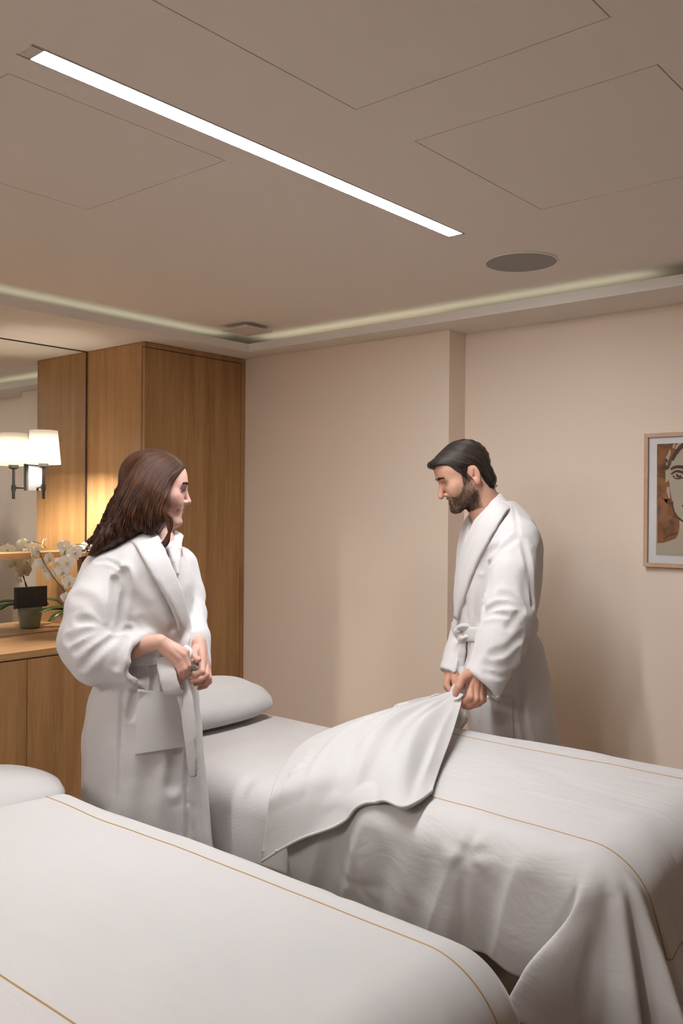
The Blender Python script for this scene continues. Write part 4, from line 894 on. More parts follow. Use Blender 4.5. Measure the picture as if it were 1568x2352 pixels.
# eyebrows
def brows(head_fn, loc2L, HR, HC, HS, female, n, ln, parent, m):
    rng = np.random.default_rng(5); Pts = []
    for sx in (-1, 1):
        t = rng.random(n); x, z = brow_curve(t, female); z = z+rng.normal(size=n)*(.0018 if female else .0024)*(1-.5*t); x = x+.001*rng.normal(size=n)
        Pts.append(np.stack([sx*x, np.full(n, .12), z], 1))
    P = np.concatenate(Pts); 
    for _ in range(40):
        d = head_fn(((P*HS)@HR.T+HC).astype(F32)); P[:, 1] -= np.clip(d, -.01, .01)*.8/HS
    sx = np.sign(P[:, 0]); fl_ = np.stack([sx*.9, -.25*np.ones(len(P)), .35-.5*np.clip((np.abs(P[:, 0])-.012)/.03, 0, 1)], 1); Nr = np.tile([0, 1.0, 0], (len(P), 1))
    Vh, Qh = short_hairs(P, Nr, fl_, 0, ln, .00042, rng, .18); return to_obj('eyebrows', (Vh*HS)@HR.T+HC, Qh, m, parent)
brows(w_head, None, HRw, HCw, HSw, True, 170, .0075, W, M_BROW)

def lashes(HR, HC, HS, parent, n, ln):
    rng = np.random.default_rng(9)
    for sx in (-1, 1):
        t = rng.random(n); x = .0195+.0225*t; th = np.sin(t*math.pi); z = -.0010+.0042*th*.9; dx = (x-.0305); y = .0715+np.sqrt(np.clip(.0145**2-dx**2-(z-.0015)**2, 1e-6, 1))
        Pp = np.stack([sx*x, y, z], 1); Fl = np.stack([sx*(.1+.9*(t-.4)), np.ones(n), .35*np.ones(n)], 1)
        Vh, Qh = short_hairs(Pp, np.tile([0, .6, .5], (len(Pp), 1)), Fl, 0, ln, .00048, rng, .12); to_obj('eyelashes', (Vh*HS)@HR.T+HC, Qh, M_BROW, parent)
lashes(HRw, HCw, HSw, W, 70, .0085)

# hair mass
def wp(px, py, dd): return L(px, py, DW+dd)
def w_hair(P):
    q = w_head_local(P)
    c = ell(q, (0, -.018, .036), (.085, .109, .0915))
    c = smin(c, ell(q, (0, .035, .045), (.066, .052, .050)), .03)
    # keep the face free: plane from the hairline down past the cheek
    cut = plane(q, (0, .078, .064), (0, .80, -.50)); cut2 = plane(q, (0, .037, -.02), (0, .97, -.12))
    c = smax(c, smin(cut, cut2, .01)*1.0 if False else np.minimum(cut, cut2), .012)*HSw
    m = chain(P, [wp(340, 1085, -.045), wp(328, 1130, -.060), wp(310, 1172, -.065), wp(283, 1208, -.075), wp(248, 1238, -.105), wp(212, 1270, -.135)], [.052, .060, .058, .044, .024, .010], .02)
    m = smin(m, chain(P, [wp(352, 1100, -.050), wp(347, 1150, -.066), wp(345, 1190, -.075), wp(345, 1214, -.085)], [.040, .042, .036, .022], .02), .02)
    m = smin(m, chain(P, [wp(372, 1150, -.058), wp(375, 1182, -.080), wp(380, 1196, -.085)], [.018, .014, .005], .01), .02)
    m = smin(m, chain(P, [wp(340, 1085, .06), wp(334, 1150, .07), wp(318, 1210, .06), wp(290, 1240, .04)], [.050, .056, .05, .03], .02), .04)
    m = smin(m, chain(P, [wp(330, 1100, .0), wp(307, 1160, .0), wp(280, 1205, -.02)], [.057, .055, .040], .02), .03)
    d = smin(c, m, .025)
    return d+.0035*np.sin((q[:, 1]*1.0+q[:, 2]*.35)*170+4*noise3(q, 12)).astype(F32)*.6*ss(.05, -.08, q[:, 2])
V, Q = surf(w_hair, HCw-[.26, .26, .24], HCw+[.14, .18, .16], .0042); V = relax(V, Q, 1, .5)
ql = w_head_local(V.astype(F32)); k = (.5+.5*noise3(np.stack([ql[:, 1]*60+ql[:, 2]*14, ql[:, 0]*20, ql[:, 2]*7], 1), 1.0))[:, None]
hair = to_obj('hair', V, Q, M_HAIRW, W, np.array([.030, .011, .006])*(1-k)+np.array([.085, .034, .017])*k)
hair['label'] = 'long wavy auburn hair falling over the shoulder'
gd = [[(425, 1089), (411, 1104), (392, 1135), (379, 1168), (383, 1192), (391, 1212), (384, 1245), (358, 1268)],
 [(424, 1075), (400, 1095), (378, 1135), (366, 1172), (371, 1203), (382, 1225), (388, 1248), (380, 1262)],
 [(408, 1059), (378, 1080), (352, 1125), (341, 1168), (347, 1203), (358, 1222), (362, 1234)],
 [(394, 1048), (354, 1068), (327, 1120), (308, 1170), (315, 1203), (326, 1222), (330, 1236)],
 [(378, 1041), (336, 1060), (306, 1110), (282, 1165), (272, 1203), (284, 1225), (300, 1241)],
 [(366, 1039), (324, 1056), (292, 1105), (264, 1163), (247, 1203), (246, 1228), (262, 1246)],
 [(352, 1039), (310, 1060), (281, 1114), (254, 1168), (238, 1208), (226, 1244), (206, 1288)],
 [(346, 1040), (306, 1062), (279, 1115), (252, 1170), (235, 1211), (222, 1250), (203, 1296)],
 [(334, 1043), (303, 1064), (284, 1094), (268, 1130), (252, 1168), (240, 1205), (216, 1252), (198, 1300)],
 [(340, 1043), (304, 1068), (278, 1120), (250, 1171), (236, 1210), (218, 1250), (200, 1298)]]
rng = np.random.default_rng(11)
gd = gd[:7]+[gd[9]]+gd[7:9]
V, Q, C = guide_strands(gd, 1900, w_hair, DW-.24, DW+.01, 30, .003, 4.6, 0, (.020, .007, .0035), (.118, .043, .019), rng, 2.0, .00105)
to_obj('hair_strands', V, Q, M_HAIRW, hair, C)
# loose curl under the jaw and along the collar
lg = [[(379, 1160), (382, 1182), (393, 1190), (394, 1208), (386, 1228), (380, 1240)], [(381, 1175), (390, 1183), (395, 1196), (390, 1222), (389, 1240)], [(383, 1200), (388, 1225), (388, 1246), (372, 1262), (350, 1270), (332, 1266)]]
V, Q, C = guide_strands(lg, 130, lambda P: plane(P, wp(385, 1200, -.105), (0, -1, 0)), DW-.24, DW+.01, 22, .003, 1.0, 0, (.022, .008, .004), (.13, .05, .022), rng, 1.3, .0010)
to_obj('loose_lock', V, Q, M_HAIRW, hair, C)

# robe
SW = interp_sections([(1228, 300, 392, .0, .075), (1243, 275, 402, 0, .11), (1262, 250, 412, 0, .14), (1300, 232, 430, 0, .16), (1350, 236, 440, 0, .165), (1400, 246, 440, 0, .16), (1450, 258, 437, 0, .145), (1486, 264, 438, 0, .140), (1520, 250, 443, 0, .15),
  (1560, 224, 449, 0, .165), (1600, 208, 454, 0, .175), (1700, 195, 462, 0, .18), (1800, 193, 470, 0, .185), (1900, 194, 480, 0, .19), (2000, 195, 488, 0, .19), (2070, 196, 494, 0, .195)], DW)
cuffR = L(337, 1518, 2.388); cuffRn = L(360, 1524, 2.375)-L(300, 1512, 2.42); cuffL = L(457, 1522, 2.465); cuffLn = np.array([-.22, -.62, -.75])
slR = [L(243, 1318, DW-.085), L(222, 1400, DW-.125), L(211, 1475, DW-.150), L(228, 1503, DW-.155), L(275, 1510, 2.405), L(365, 1523, 2.378)]; srR = [.068, .080, .086, .080, .075, .075]
slL = [L(408, 1300, DW+.10), L(432, 1370, DW+.09), L(442, 1412, 2.595), L(451, 1466, 2.51), L(457, 1575, 2.44)]; srL = [.058, .046, .038, .036, .037]
nkc = L(362, 1225, DW-.01); vap = L(396, 1296, DW-.12)
def w_robe0(P):
    d = loft_sdf(P, SW)
    sR = smax(chain(P, slR, srR, .02), plane(P, cuffR, cuffRn), .010)
    inR = smax(chain(P, slR[4:], [r-.022 for r in srR[4:]], .02), -plane(P, cuffR-cuffRn/np.linalg.norm(cuffRn)*.05, cuffRn), .004); sR = smax(sR, -inR, .006)
    d = smin(d, sR, .022)
    sL = smax(chain(P, slL, srL, .02), plane(P, cuffL, cuffLn), .008)
    inL = smax(chain(P, slL[3:], [r-.0125 for r in srL[3:]], .02), -plane(P, cuffL-cuffLn/np.linalg.norm(cuffLn)*.05, cuffLn), .004); sL = smax(sL, -inL, .004); d = smin(d, sL, .014)
    # neck opening and V
    d = smax(d, -cap(P, nkc+[0, 0, .06], nkc, .060, .056), .01); d = smax(d, -cap(P, nkc+[.010, -.03, 0], vap+[-.008, -.02, 0], .034, .006), .008)
    return d
crW = creases_fn(w_robe0, [
 ([(286, 1316), (291, 1350), (280, 1392), (272, 1440)], .010, .011), ([(264, 1335), (262, 1390), (255, 1442)], .010, .009),
 ([(242, 1441), (214, 1428), (184, 1427)], .011, .007), ([(242, 1443), (205, 1452), (160, 1470)], .011, .008), ([(243, 1448), (210, 1468), (174, 1492)], .010, .007), ([(236, 1437), (222, 1405), (205, 1380), (176, 1372)], .014, .004),
 ([(244, 1443), (268, 1449), (296, 1447)], .008, .012), ([(263, 1463), (228, 1490), (188, 1532)], .010, .007), ([(288, 1470), (278, 1496), (268, 1530)], .010, .006), ([(318, 1466), (306, 1500), (300, 1540)], .012, .004),
 ([(222, 1290), (246, 1288), (272, 1300), (287, 1322)], .005, .0035), ([(283, 1590), (278, 1700), (273, 1860), (272, 2000)], .006, .004), ([(426, 1600), (426, 1720), (424, 1860), (426, 2010)], .006, .009),
 ([(350, 1528), (353, 1560), (352, 1590)], .008, .008), ([(366, 1520), (375, 1560), (380, 1600)], .008, .006), ([(330, 1540), (322, 1575), (300, 1640)], .012, .007), ([(398, 1610), (402, 1700), (396, 1800)], .018, .006), ([(350, 1760), (330, 1850), (325, 1980)], .022, .006), ([(240, 1640), (226, 1760), (222, 1900)], .026, .006),
 ([(330, 1420), (372, 1450), (400, 1478)], .012, .005), ([(300, 1370), (345, 1420), (380, 1470)], .016, .004), ([(444, 1385), (452, 1410), (448, 1440)], .008, .003), ([(395, 1440), (380, 1465), (352, 1480)], .010, .004)], DW-.35, DW+.2)
def w_robe(P): return w_robe0(P)+crW(P)+(.0028*noise3(P, 14)+.0012*noise3(P, 38)).astype(F32)
V, Q = surf(w_robe, [hipc[0]-.30, DW-.30, .36], [hipc[0]+.27, DW+.26, 1.50], .0052); V = relax(V, Q, 1, .4)
robe = to_obj('bathrobe', V, Q, M_TERRY, W)
def on(fn, pts, Dn, off, n=40, Df=None):
    c = cr(pts, n); H = hit(fn, c[:, 0], c[:, 1], Dn, Df); g = grad(fn, H, .006); 
    for _ in range(4): g[1:-1] = (g[:-2]+g[1:-1]+g[2:])/3
    return H+g*off, g
# shawl collar
ln, gn = on(w_robe0, [(338, 1243), (355, 1282), (377, 1325), (401, 1375), (418, 1430), (427, 1492)], DW-.3, .006)
lfar, gf = on(w_robe0, [(390, 1244), (396, 1268), (401, 1295), (402, 1322)], DW-.3, .004, 24)
ring = []
for t in np.linspace(0, 1, 16): 
    ang = lerp(math.radians(262), math.radians(8), t); ring.append(nkc+np.array([math.cos(ang)*.072-.002, math.sin(ang)*.072, .012+.018*math.sin(t*math.pi)]))
ring = np.array(ring)
Pc = np.concatenate([ln[::-1], ring[3:-2], lfar]); Gc = np.concatenate([gn[::-1], np.stack([(r_-nkc)*[1, 1, 0]/np.linalg.norm((r_-nkc)*[1, 1, 0])*.8+[0, 0, .5] for r_ in ring[3:-2]]), gf])
for _ in range(5): Pc[1:-1] = (Pc[:-2]+2*Pc[1:-1]+Pc[2:])/4; Gc[1:-1] = (Gc[:-2]+2*Gc[1:-1]+Gc[2:])/4
Tc = np.gradient(Pc, axis=0); Wc = np.cross(Gc, Tc); nn = len(Pc)
hw = np.interp(np.linspace(0, 1, nn), [0, .1, .45, .62, .8, 1], [.014, .026, .036, .036, .026, .004])
band('collar', toW(Pc), toW(Wc), hw, .0085, M_TERRY, robe, rough=.0012)
# cuffs
def cuff_ring(c, n, r, tube_r, nm, squash=1.0):
    n = n/np.linalg.norm(n); a = np.cross(n, [0, 0, 1.0]); a /= np.linalg.norm(a); b = np.cross(n, a); th = np.linspace(0, 2*np.pi, 50)
    P = c+r*(np.cos(th)[:, None]*a*squash+np.sin(th)[:, None]*b); return P
# belt round the waist, its knot, loop and tails
hb = []
for t in np.linspace(0, 2*np.pi, 72):
    zc = L(350, 1489, DW)[2]; i = np.searchsorted(SW[0], zc); ca = (SW[1][i]+SW[2][i])/2; ha = (SW[2][i]-SW[1][i])/2
    hb.append([ca+(ha+.004)*np.sign(math.cos(t))*abs(math.cos(t))**.87, SW[3][i]+(SW[4][i]+.004)*np.sign(math.sin(t))*abs(math.sin(t))**.87, zc+.006*math.sin(t+1)])
band('belt', toW(np.array(hb)), np.tile([0, 0, 1.0], (72, 1)), .021, .0075, M_TERRY, robe, rough=.0012)
def strip(name, pts, hw, ht, parent, wd=(1, 0, 0), n=40, seed=0.0):
    P = cr([L(*p) for p in pts], n); w_ = np.asarray(wd, float); w_ = cr(w_, n) if w_.ndim == 2 else np.tile(w_, (n, 1)); h = np.interp(np.linspace(0, 1, n), np.linspace(0, 1, len(hw)), hw) if np.ndim(hw) else hw
    return band(name, toW(P), toW(w_), h, ht, M_TERRY, parent, rough=.0012, seed=seed)
strip('belt_loop', [(418, 1502, 2.42), (398, 1508, 2.408), (380, 1516, 2.392), (384, 1545, 2.365), (393, 1580, 2.36), (400, 1592, 2.375), (402, 1575, 2.395), (398, 1540, 2.405), (402, 1515, 2.41)], .0225, .006, robe, [(0, .2, 1), (.3, .2, 1), (1, .1, .3), (1, 0, .1), (1, 0, .05), (1, 0, 0), (1, 0, 0), (1, 0, 0), (1, 0, .2)], 60)
strip('belt_tail', [(426, 1520, 2.40), (421, 1560, 2.395), (428, 1610, 2.385), (436, 1680, 2.38), (441, 1740, 2.385), (444, 1782, 2.39)], [.012, .016, .019, .018, .016, .009], .007, robe, (1, -.25, 0), 46, 3.0)
strip('belt_tail', [(408, 1560, 2.39), (412, 1588, 2.385), (416, 1612, 2.383), (417, 1630, 2.385)], [.012, .010, .007, .004], .006, robe, (1, 0, 0), 24, 5.0)
strip('belt_knot', [(424, 1488, 2.41), (432, 1500, 2.39), (428, 1516, 2.385), (436, 1528, 2.39), (446, 1534, 2.405), (452, 1540, 2.42)], [.010, .014, .013, .010, .009, .008], .007, robe, (.8, 0, .6), 30, 7.0)
# patch pocket
def patch(name, quad, fn, Dn, off, th, parent, n=36, m=36):
    a, b, c, d = [np.array(q, float) for q in quad]; U = np.linspace(0, 1, n)[:, None, None]; Vv = np.linspace(0, 1, m)[None, :, None]
    P = (1-U)*(1-Vv)*a+U*(1-Vv)*b+U*Vv*c+(1-U)*Vv*d; f = P.reshape(-1, 2); H = hit(fn, f[:, 0], f[:, 1], Dn); g = grad(fn, H, .02); S = (H+g*off).reshape(n, m, 3)
    for _ in range(3): S[1:-1, 1:-1] = (S[:-2, 1:-1]+S[2:, 1:-1]+S[1:-1, :-2]+S[1:-1, 2:]+2*S[1:-1, 1:-1])/6
    S = toW(S.reshape(-1, 3)).reshape(n, m, 3); nrm = np.cross(S[1, 0]-S[0, 0], S[0, 1]-S[0, 0]); 
    if nrm@(CAM-S[0, 0]) < 0: S = S[:, ::-1]
    return link(name, grid_mesh(S, th), M_TERRY, parent, True)
patch('pocket', [(316, 1584), (421, 1592), (421, 1716), (311, 1733)], lambda P: w_robe0(P), DW-.35, .0085, .009, robe)
# ------------------------------------------------------------------ the man
DM = 3.25
MN = thing('person', 'bearded man in a white terry bathrobe folding back the far bed cover', 'person', tuple(toW(np.array([L(1160, 1500, DM)[0], DM, 0.0]))))
_py, _pp = .10, .42; fwd = np.array([-math.cos(_py)*math.cos(_pp), -math.sin(_py)*math.cos(_pp), -math.sin(_pp)])
lf = np.cross([0, 0, 1.0], fwd); lf /= np.linalg.norm(lf); upv = np.cross(lf, fwd); upv = upv if upv[2] > 0 else -upv
HRm = np.stack([lf, fwd, upv], 1); HCm = L(1064, 1092, DM-.03); HSm = .93
def m_loc(P): return ((P-HCm.astype(F32))@HRm.astype(F32)/F32(HSm)).astype(F32)
_mn0 = HCm+HRm@np.array([0, -.030, -.055]); _mn1 = L(1128, 1205, DM-.01); _mch = L(1128, 1270, DM+.01)
def m_head(P):
    q = m_loc(P); d = head_sdf(q, False, 1.0, .0016)*HSm
    d = smin(d, ear_sdf(q, -.012, 1.2)*HSm, .004)
    d = smin(d, cap(P, _mn0, _mn1, .056, .062), .03); d = smin(d, ell(P, _mch, (.075, .11, .11)), .05)
    return d
V, Q = surf(m_head, HCm-[.16, .19, .34], HCm+[.22, .19, .16], .0024); V = relax(V, Q, 1, .35); q = m_loc(V); n_ = len(V)
ZC_Y = np.array([-.13, -.09, -.077, -.062, -.054, -.046, -.030, -.010, .002, .010, .017, .024, .034, .052, .075, .104])
ZC_Z = np.array([-.10, -.094, -.084, -.052, -.026, .000, .028, .030, .006, -.026, .000, .016, .028, .060, .070, .076])
def hairline(y): return np.interp(y, ZC_Y, ZC_Z)
C = np.tile([.56, .315, .225], (n_, 1)); C *= 1+.05*noise3(q, 50)[:, None]
nt_ = np.exp(-(q[:, 0]**2/.015**2+(q[:, 1]-.108)**2/.022**2+(q[:, 2]+.028)**2/.018**2))[:, None]; C = C*(1-.55*nt_)+np.array([.60, .22, .19])*.55*nt_
er = ((np.abs(q[:, 0]) > .074)*(np.abs(q[:, 1]+.024) < .03)*(np.abs(q[:, 2]+.002) < .04))[:, None]*.5; C = C*(1-er)+np.array([.62, .30, .23])*er
lm = lips_mask(q)[:, None]; C = C*(1-lm*.8)+np.array([.42, .17, .14])*lm*.8
ax = np.abs(q[:, 0]); yy, zz_ = q[:, 1], q[:, 2]
top = np.interp(yy, [-.02, -.008, .002, .012, .022, .030, .05, .07, .12], [-.03, -.01, .012, .024, .010, -.030, -.052, -.062, -.062])
bd = ss(.006, -.006, zz_-top)*(yy > -.012)*ss(-.140, -.118, zz_+.02*(yy < .05))*ss(-.02, .004, yy)
mo = np.exp(-((zz_+.0560)/.0045)**4)*(ax < .031)*(yy > .066)*(yy < .101)*(1-.5*np.exp(-(ax/.004)**2))
ch_ = (zz_ < -.078)*(yy > .05); bd = np.clip(np.maximum(bd, np.maximum(mo, ch_)), 0, 1)*(1-lm[:, 0]*.98)*(zz_ > -.135); lowlip = np.exp(-((zz_+.078)/.006)**2-(ax/.016)**2)*(yy > .07); bd *= 1-.45*lowlip
C = C*(1-.72*bd[:, None])+np.array([.070, .040, .026])*.72*bd[:, None]
lash = np.exp(-((ax-.031)**2/.012**2+(zz_+.0005)**2/.0028**2))*(yy > .07); C = C*(1-.6*lash[:, None])+np.array([.08, .045, .03])*.6*lash[:, None]
bx, bz = brow_curve(np.clip((ax-.011)/.034, 0, 1), False); bmk = np.exp(-((zz_-bz)/.0038)**2)*(ax > .009)*(ax < .048)*(yy > .05); C = C*(1-.6*bmk[:, None])+np.array([.05, .03, .02])*.6*bmk[:, None]
stub = ss(-.16, -.10, zz_)*0; parts = [(V, Q, C)]; HV, HVq, HB = V, q, bd
# hands
MH = hand([
 (HJ([(1120, 1505, 2.97), (1090, 1548, 2.935)]), [.034, .0285], 0),
 (HJ([(1090, 1548, 2.935), (1080, 1581, 2.905)]), [.0265, .0150], 0), (HJ([(1092, 1549, 2.935), (1091, 1586, 2.905)]), [.0265, .0150], 0), (HJ([(1095, 1550, 2.94), (1102, 1589, 2.912)]), [.0255, .0145], 0), (HJ([(1097, 1552, 2.945), (1109, 1593, 2.925)]), [.0240, .0132], 0),
 (HJ([(1080, 1581, 2.905), (1080, 1601, 2.880), (1068, 1612, 2.895), (1060, 1617, 2.915)]), [.0140, .0122, .0112, .0092], 0),
 (HJ([(1091, 1586, 2.905), (1092, 1606, 2.882), (1078, 1617, 2.892), (1066, 1623, 2.91)]), [.0140, .0124, .0114, .0094], 0),
 (HJ([(1102, 1589, 2.912), (1103, 1607, 2.892), (1090, 1618, 2.897), (1076, 1625, 2.912)]), [.0134, .0118, .0108, .0090], 0),
 (HJ([(1109, 1593, 2.925), (1110, 1607, 2.908), (1100, 1616, 2.908), (1088, 1622, 2.918)]), [.0124, .0106, .0096, .0080], 0),
 (HJ([(1078, 1550, 2.925), (1060, 1560, 2.892), (1054, 1577, 2.880), (1046, 1594, 2.882)]), [.0215, .0150, .0128, .0100], 0)])
FH_ = hand([
 (HJ([(1050, 1515, 3.22), (1038, 1546, 3.17)]), [.034, .027], 0),
 (HJ([(1038, 1546, 3.17), (1027, 1563, 3.15)]), [.025, .0130], 0), (HJ([(1038, 1546, 3.18), (1029, 1564, 3.175)]), [.025, .0130], 0), (HJ([(1040, 1546, 3.19), (1034, 1566, 3.20)]), [.025, .0125], 0),
 (HJ([(1027, 1563, 3.15), (1026, 1576, 3.125), (1034, 1586, 3.11)]), [.0130, .0112, .0092], 0), (HJ([(1029, 1564, 3.175), (1027, 1578, 3.155), (1034, 1589, 3.14)]), [.0130, .0115, .0094], 0),
 (HJ([(1034, 1566, 3.20), (1031, 1580, 3.185), (1037, 1590, 3.165)]), [.0125, .0110, .0090], 0), (HJ([(1042, 1566, 3.21), (1039, 1580, 3.20), (1042, 1590, 3.18)]), [.0115, .0100, .0085], 0),
 (HJ([(1044, 1550, 3.15), (1046, 1566, 3.125), (1044, 1582, 3.11)]), [.0180, .0135, .0105], 0)])
for fn, c, e in ((MH, L(1090, 1575, 2.92), .11), (FH_, L(1040, 1560, 3.16), .10)):
    V, Q = surf(fn, c-[e, .13, e], c+[e, .13, e], .0021); V = relax(V, Q, 2, .4); C = np.tile([.55, .285, .20], (len(V), 1)); rd = ss(c[2]+.0, c[2]-.07, V[:, 2])[:, None]
    C = C*(1-.4*rd)+np.array([.50, .20, .15])*.4*rd; C *= 1+.07*noise3(V, 60)[:, None]; parts.append((V, Q, C))
mhip = L(1150, 1560, DM+.02); _ms1, _me1 = L(1180, 1250, DM-.13), L(1165, 1410, DM-.27); _ms2, _me2 = L(1120, 1235, DM+.20), L(1085, 1410, DM+.14)
def m_body(P):
    d = cap(P, L(1135, 1260, DM), L(1135, 1450, DM+.02), .11, .105); d = smin(d, ell(P, mhip, (.14, .14, .13)), .06)
    d = smin(d, chain(P, [_ms1, _me1, L(1120, 1505, 2.97)], [.045, .042, .036]), .04); d = smin(d, chain(P, [_ms2, _me2, L(1050, 1515, 3.22)], [.055, .044, .036]), .04)
    for s in (-1, 1):
        h = mhip+[.01, s*.09, -.06]; k = np.array([h[0]-.01, h[1], .50]); an = np.array([h[0]+.01, h[1], .085])
        d = smin(d, chain(P, [h, k, an], [.088, .060, .042]), .03); d = smin(d, cap(P, an+[0, 0, -.045], an+[-.16, 0, -.053], .036, .028), .02)
    return np.maximum(d, -P[:, 2]+.001)
V, Q = surf(m_body, [mhip[0]-.4, DM-.42, -.01], [mhip[0]+.35, DM+.40, 1.46], .009); parts.append((V, Q, np.tile([.52, .30, .22], (len(V), 1))))
VV = np.concatenate([p[0] for p in parts]); o = 0; QQ = []
for p in parts: QQ.append(p[1]+o); o += len(p[0])
mbody = to_obj('body', VV, np.concatenate(QQ), M_SKINM, MN, np.concatenate([p[2] for p in parts]))
eyeballs(mbody, HRm, HCm, HSm, (.10, 1, -.12), (.05, .035, .025), False)
Vt, Ft = tube_np(np.array([[-.017, .076, -.0605], [-.010, .0845, -.0620], [0, .0872, -.0625], [.010, .0845, -.0620], [.017, .076, -.0605]]), [.0030, .0036, .0038, .0036, .0030], 10); link('teeth', mesh_np(toW((Vt*HSm)@HRm.T+HCm), Ft), M_TOOTH, mbody, True)
brows(m_head, None, HRm, HCm, HSm, False, 230, .0085, MN, M_BROW)
# beard
rng = np.random.default_rng(21); pr = HB*(1-.75*mo)*(1-np.exp(-((HVq[:, 2]+.0665)/.0100)**4-(HVq[:, 0]/.033)**6)*(HVq[:, 1] > .06)); idx = rng.choice(len(HV), 4600, p=pr/pr.sum()); Pb = HVq[idx]+rng.normal(size=(4600, 3))*.0006
Nb = grad(lambda P: head_sdf(P, False, 1.0, .0016), Pb.astype(F32), .002); sx_ = np.sign(Pb[:, 0]); fl_ = np.stack([sx_*.15, .15+np.where(Pb[:, 1] > .06, .25, -.05), -np.ones(len(Pb))], 1); mo_ = (Pb[:, 2] > -.062)*(Pb[:, 1] > .066); fl_[mo_] = np.stack([sx_*.9, .1+0*sx_, -.6+0*sx_], 1)[mo_]
ln_ = .0062
Vh, Qh = short_hairs(Pb, Nb, fl_/np.linalg.norm(fl_, axis=1)[:, None], 0, ln_, .00040, rng, .28)
cb_ = np.repeat((np.array([.014, .009, .006])+np.array([.07, .035, .018])*rng.random((4600, 1))**2), 9, 0)
to_obj('beard', (Vh*HSm)@HRm.T+HCm, Qh, M_BEARD, MN, cb_)
# hair: slicked back
def m_hair(P):
    q = m_loc(P); d = ell(q, (0, -.018, .040), (.0815, .1045, .0945)); d = smin(d, ell(q, (0, .048, .070), (.060, .055, .042)), .025)
    d = smin(d, chain(q, [(-.045, .080, .082), (-.02, .099, .088), (.02, .099, .088), (.045, .080, .082)], [.008, .010, .010, .008], .01), .02)
    d = smin(d, ell(q, (0, -.085, -.040), (.050, .030, .050)), .02)
    ay = np.abs(q[:, 0]); cut = (hairline(q[:, 1]).astype(F32)-.012*ss(.03, .0, ay)*(q[:, 1] > .05)-q[:, 2])*F32(.75)
    d = smax(d, cut, .006); qa = q.copy(); qa[:, 0] = np.abs(qa[:, 0]); d = smax(d, -ell(qa, (.088, -.024, -.006), (.03, .022, .034)), .004)
    d = d+.0022*np.sin(q[:, 2]*230+q[:, 1]*60+5*noise3(q, 9)).astype(F32)*.5
    return (d*HSm).astype(F32)
V, Q = surf(m_hair, HCm-[.17, .16, .15], HCm+[.17, .16, .17], .0028); V = relax(V, Q, 1, .5); qh = m_loc(V.astype(F32)); k = (.5+.5*noise3(np.stack([qh[:, 0]*40, qh[:, 1]*8, qh[:, 2]*60], 1), 1.0))[:, None]
mhair = to_obj('hair', V, Q, M_HAIRM, MN, np.array([.008, .0065, .006])*(1-k)+np.array([.030, .021, .016])*k); mhair['label'] = 'short dark slicked-back hair'
gm = [[(989, 1071), (1012, 1067), (1036, 1078), (1055, 1092), (1066, 1098)], [(989, 1066), (1015, 1058), (1042, 1067), (1064, 1077), (1090, 1072), (1110, 1090), (1124, 1112)],
 [(990, 1059), (1018, 1046), (1048, 1050), (1078, 1060), (1104, 1075), (1120, 1098), (1130, 1116)], [(995, 1052), (1024, 1032), (1056, 1032), (1088, 1043), (1110, 1062), (1122, 1088), (1132, 1112)],
 [(1000, 1043), (1032, 1020), (1064, 1017), (1092, 1027), (1112, 1047), (1122, 1074), (1130, 1100)], [(1012, 1032), (1042, 1013), (1068, 1009), (1094, 1020), (1112, 1040), (1121, 1064), (1126, 1090)]]
V, Q, C = guide_strands(gm, 1300, m_hair, DM-.30, DM+.01, 22, .0022, 1.2, 0, (.006, .005, .0045), (.075, .050, .036), rng, 1.6, .0010)
to_obj('hair_strands', V, Q, M_HAIRM, mhair, C)
m_hh = lambda P: np.minimum(m_head(P), m_hair(P))
gs = [[(1102, 1080), (1110, 1096), (1121, 1110), (1132, 1119)], [(1112, 1080), (1122, 1100), (1131, 1114), (1138, 1122)]]
V, Q, C = guide_strands(gs, 420, m_hh, DM-.30, DM+.05, 12, .0015, .8, 0, (.006, .005, .0045), (.045, .030, .02), rng, 2.4, .0006); to_obj('nape_hair', V, Q, M_HAIRM, mhair, C)

# robe
SM = interp_sections([(1150, 1100, 1178, .0, .085), (1172, 1086, 1205, .0, .13), (1200, 1074, 1228, .01, .17), (1250, 1061, 1246, .02, .195), (1310, 1050, 1247, .03, .20), (1370, 1045, 1240, .03, .19), (1415, 1047, 1229, .03, .18), (1442, 1049, 1226, .03, .175),
  (1480, 1048, 1246, .03, .185), (1540, 1049, 1263, .03, .195), (1620, 1063, 1275, .03, .205), (1700, 1086, 1281, .03, .21), (1800, 1092, 1286, .03, .215), (1980, 1096, 1292, .03, .22)], DM)
msl = [L(1190, 1240, DM-.14), L(1178, 1320, DM-.215), L(1168, 1408, DM-.255), L(1148, 1480, DM-.285), L(1108, 1568, DM-.31), L(1080, 1618, DM-.325)]; msr = [.078, .081, .083, .077, .066, .066]
mcf = L(1106, 1578, DM-.305); mcn = np.array([-.66, -.22, -.72])
msl2 = [L(1112, 1250, DM+.17), L(1085, 1410, DM+.15), L(1056, 1500, DM-.01), L(1034, 1560, DM-.08), L(1024, 1590, DM-.10)]; msr2 = [.085, .065, .054, .048, .048]
mcf2 = L(1035, 1547, DM-.07); mcn2 = np.array([-.42, -.30, -.86])
mnk = L(1118, 1168, DM-.01); mva = L(1084, 1240, DM-.03)
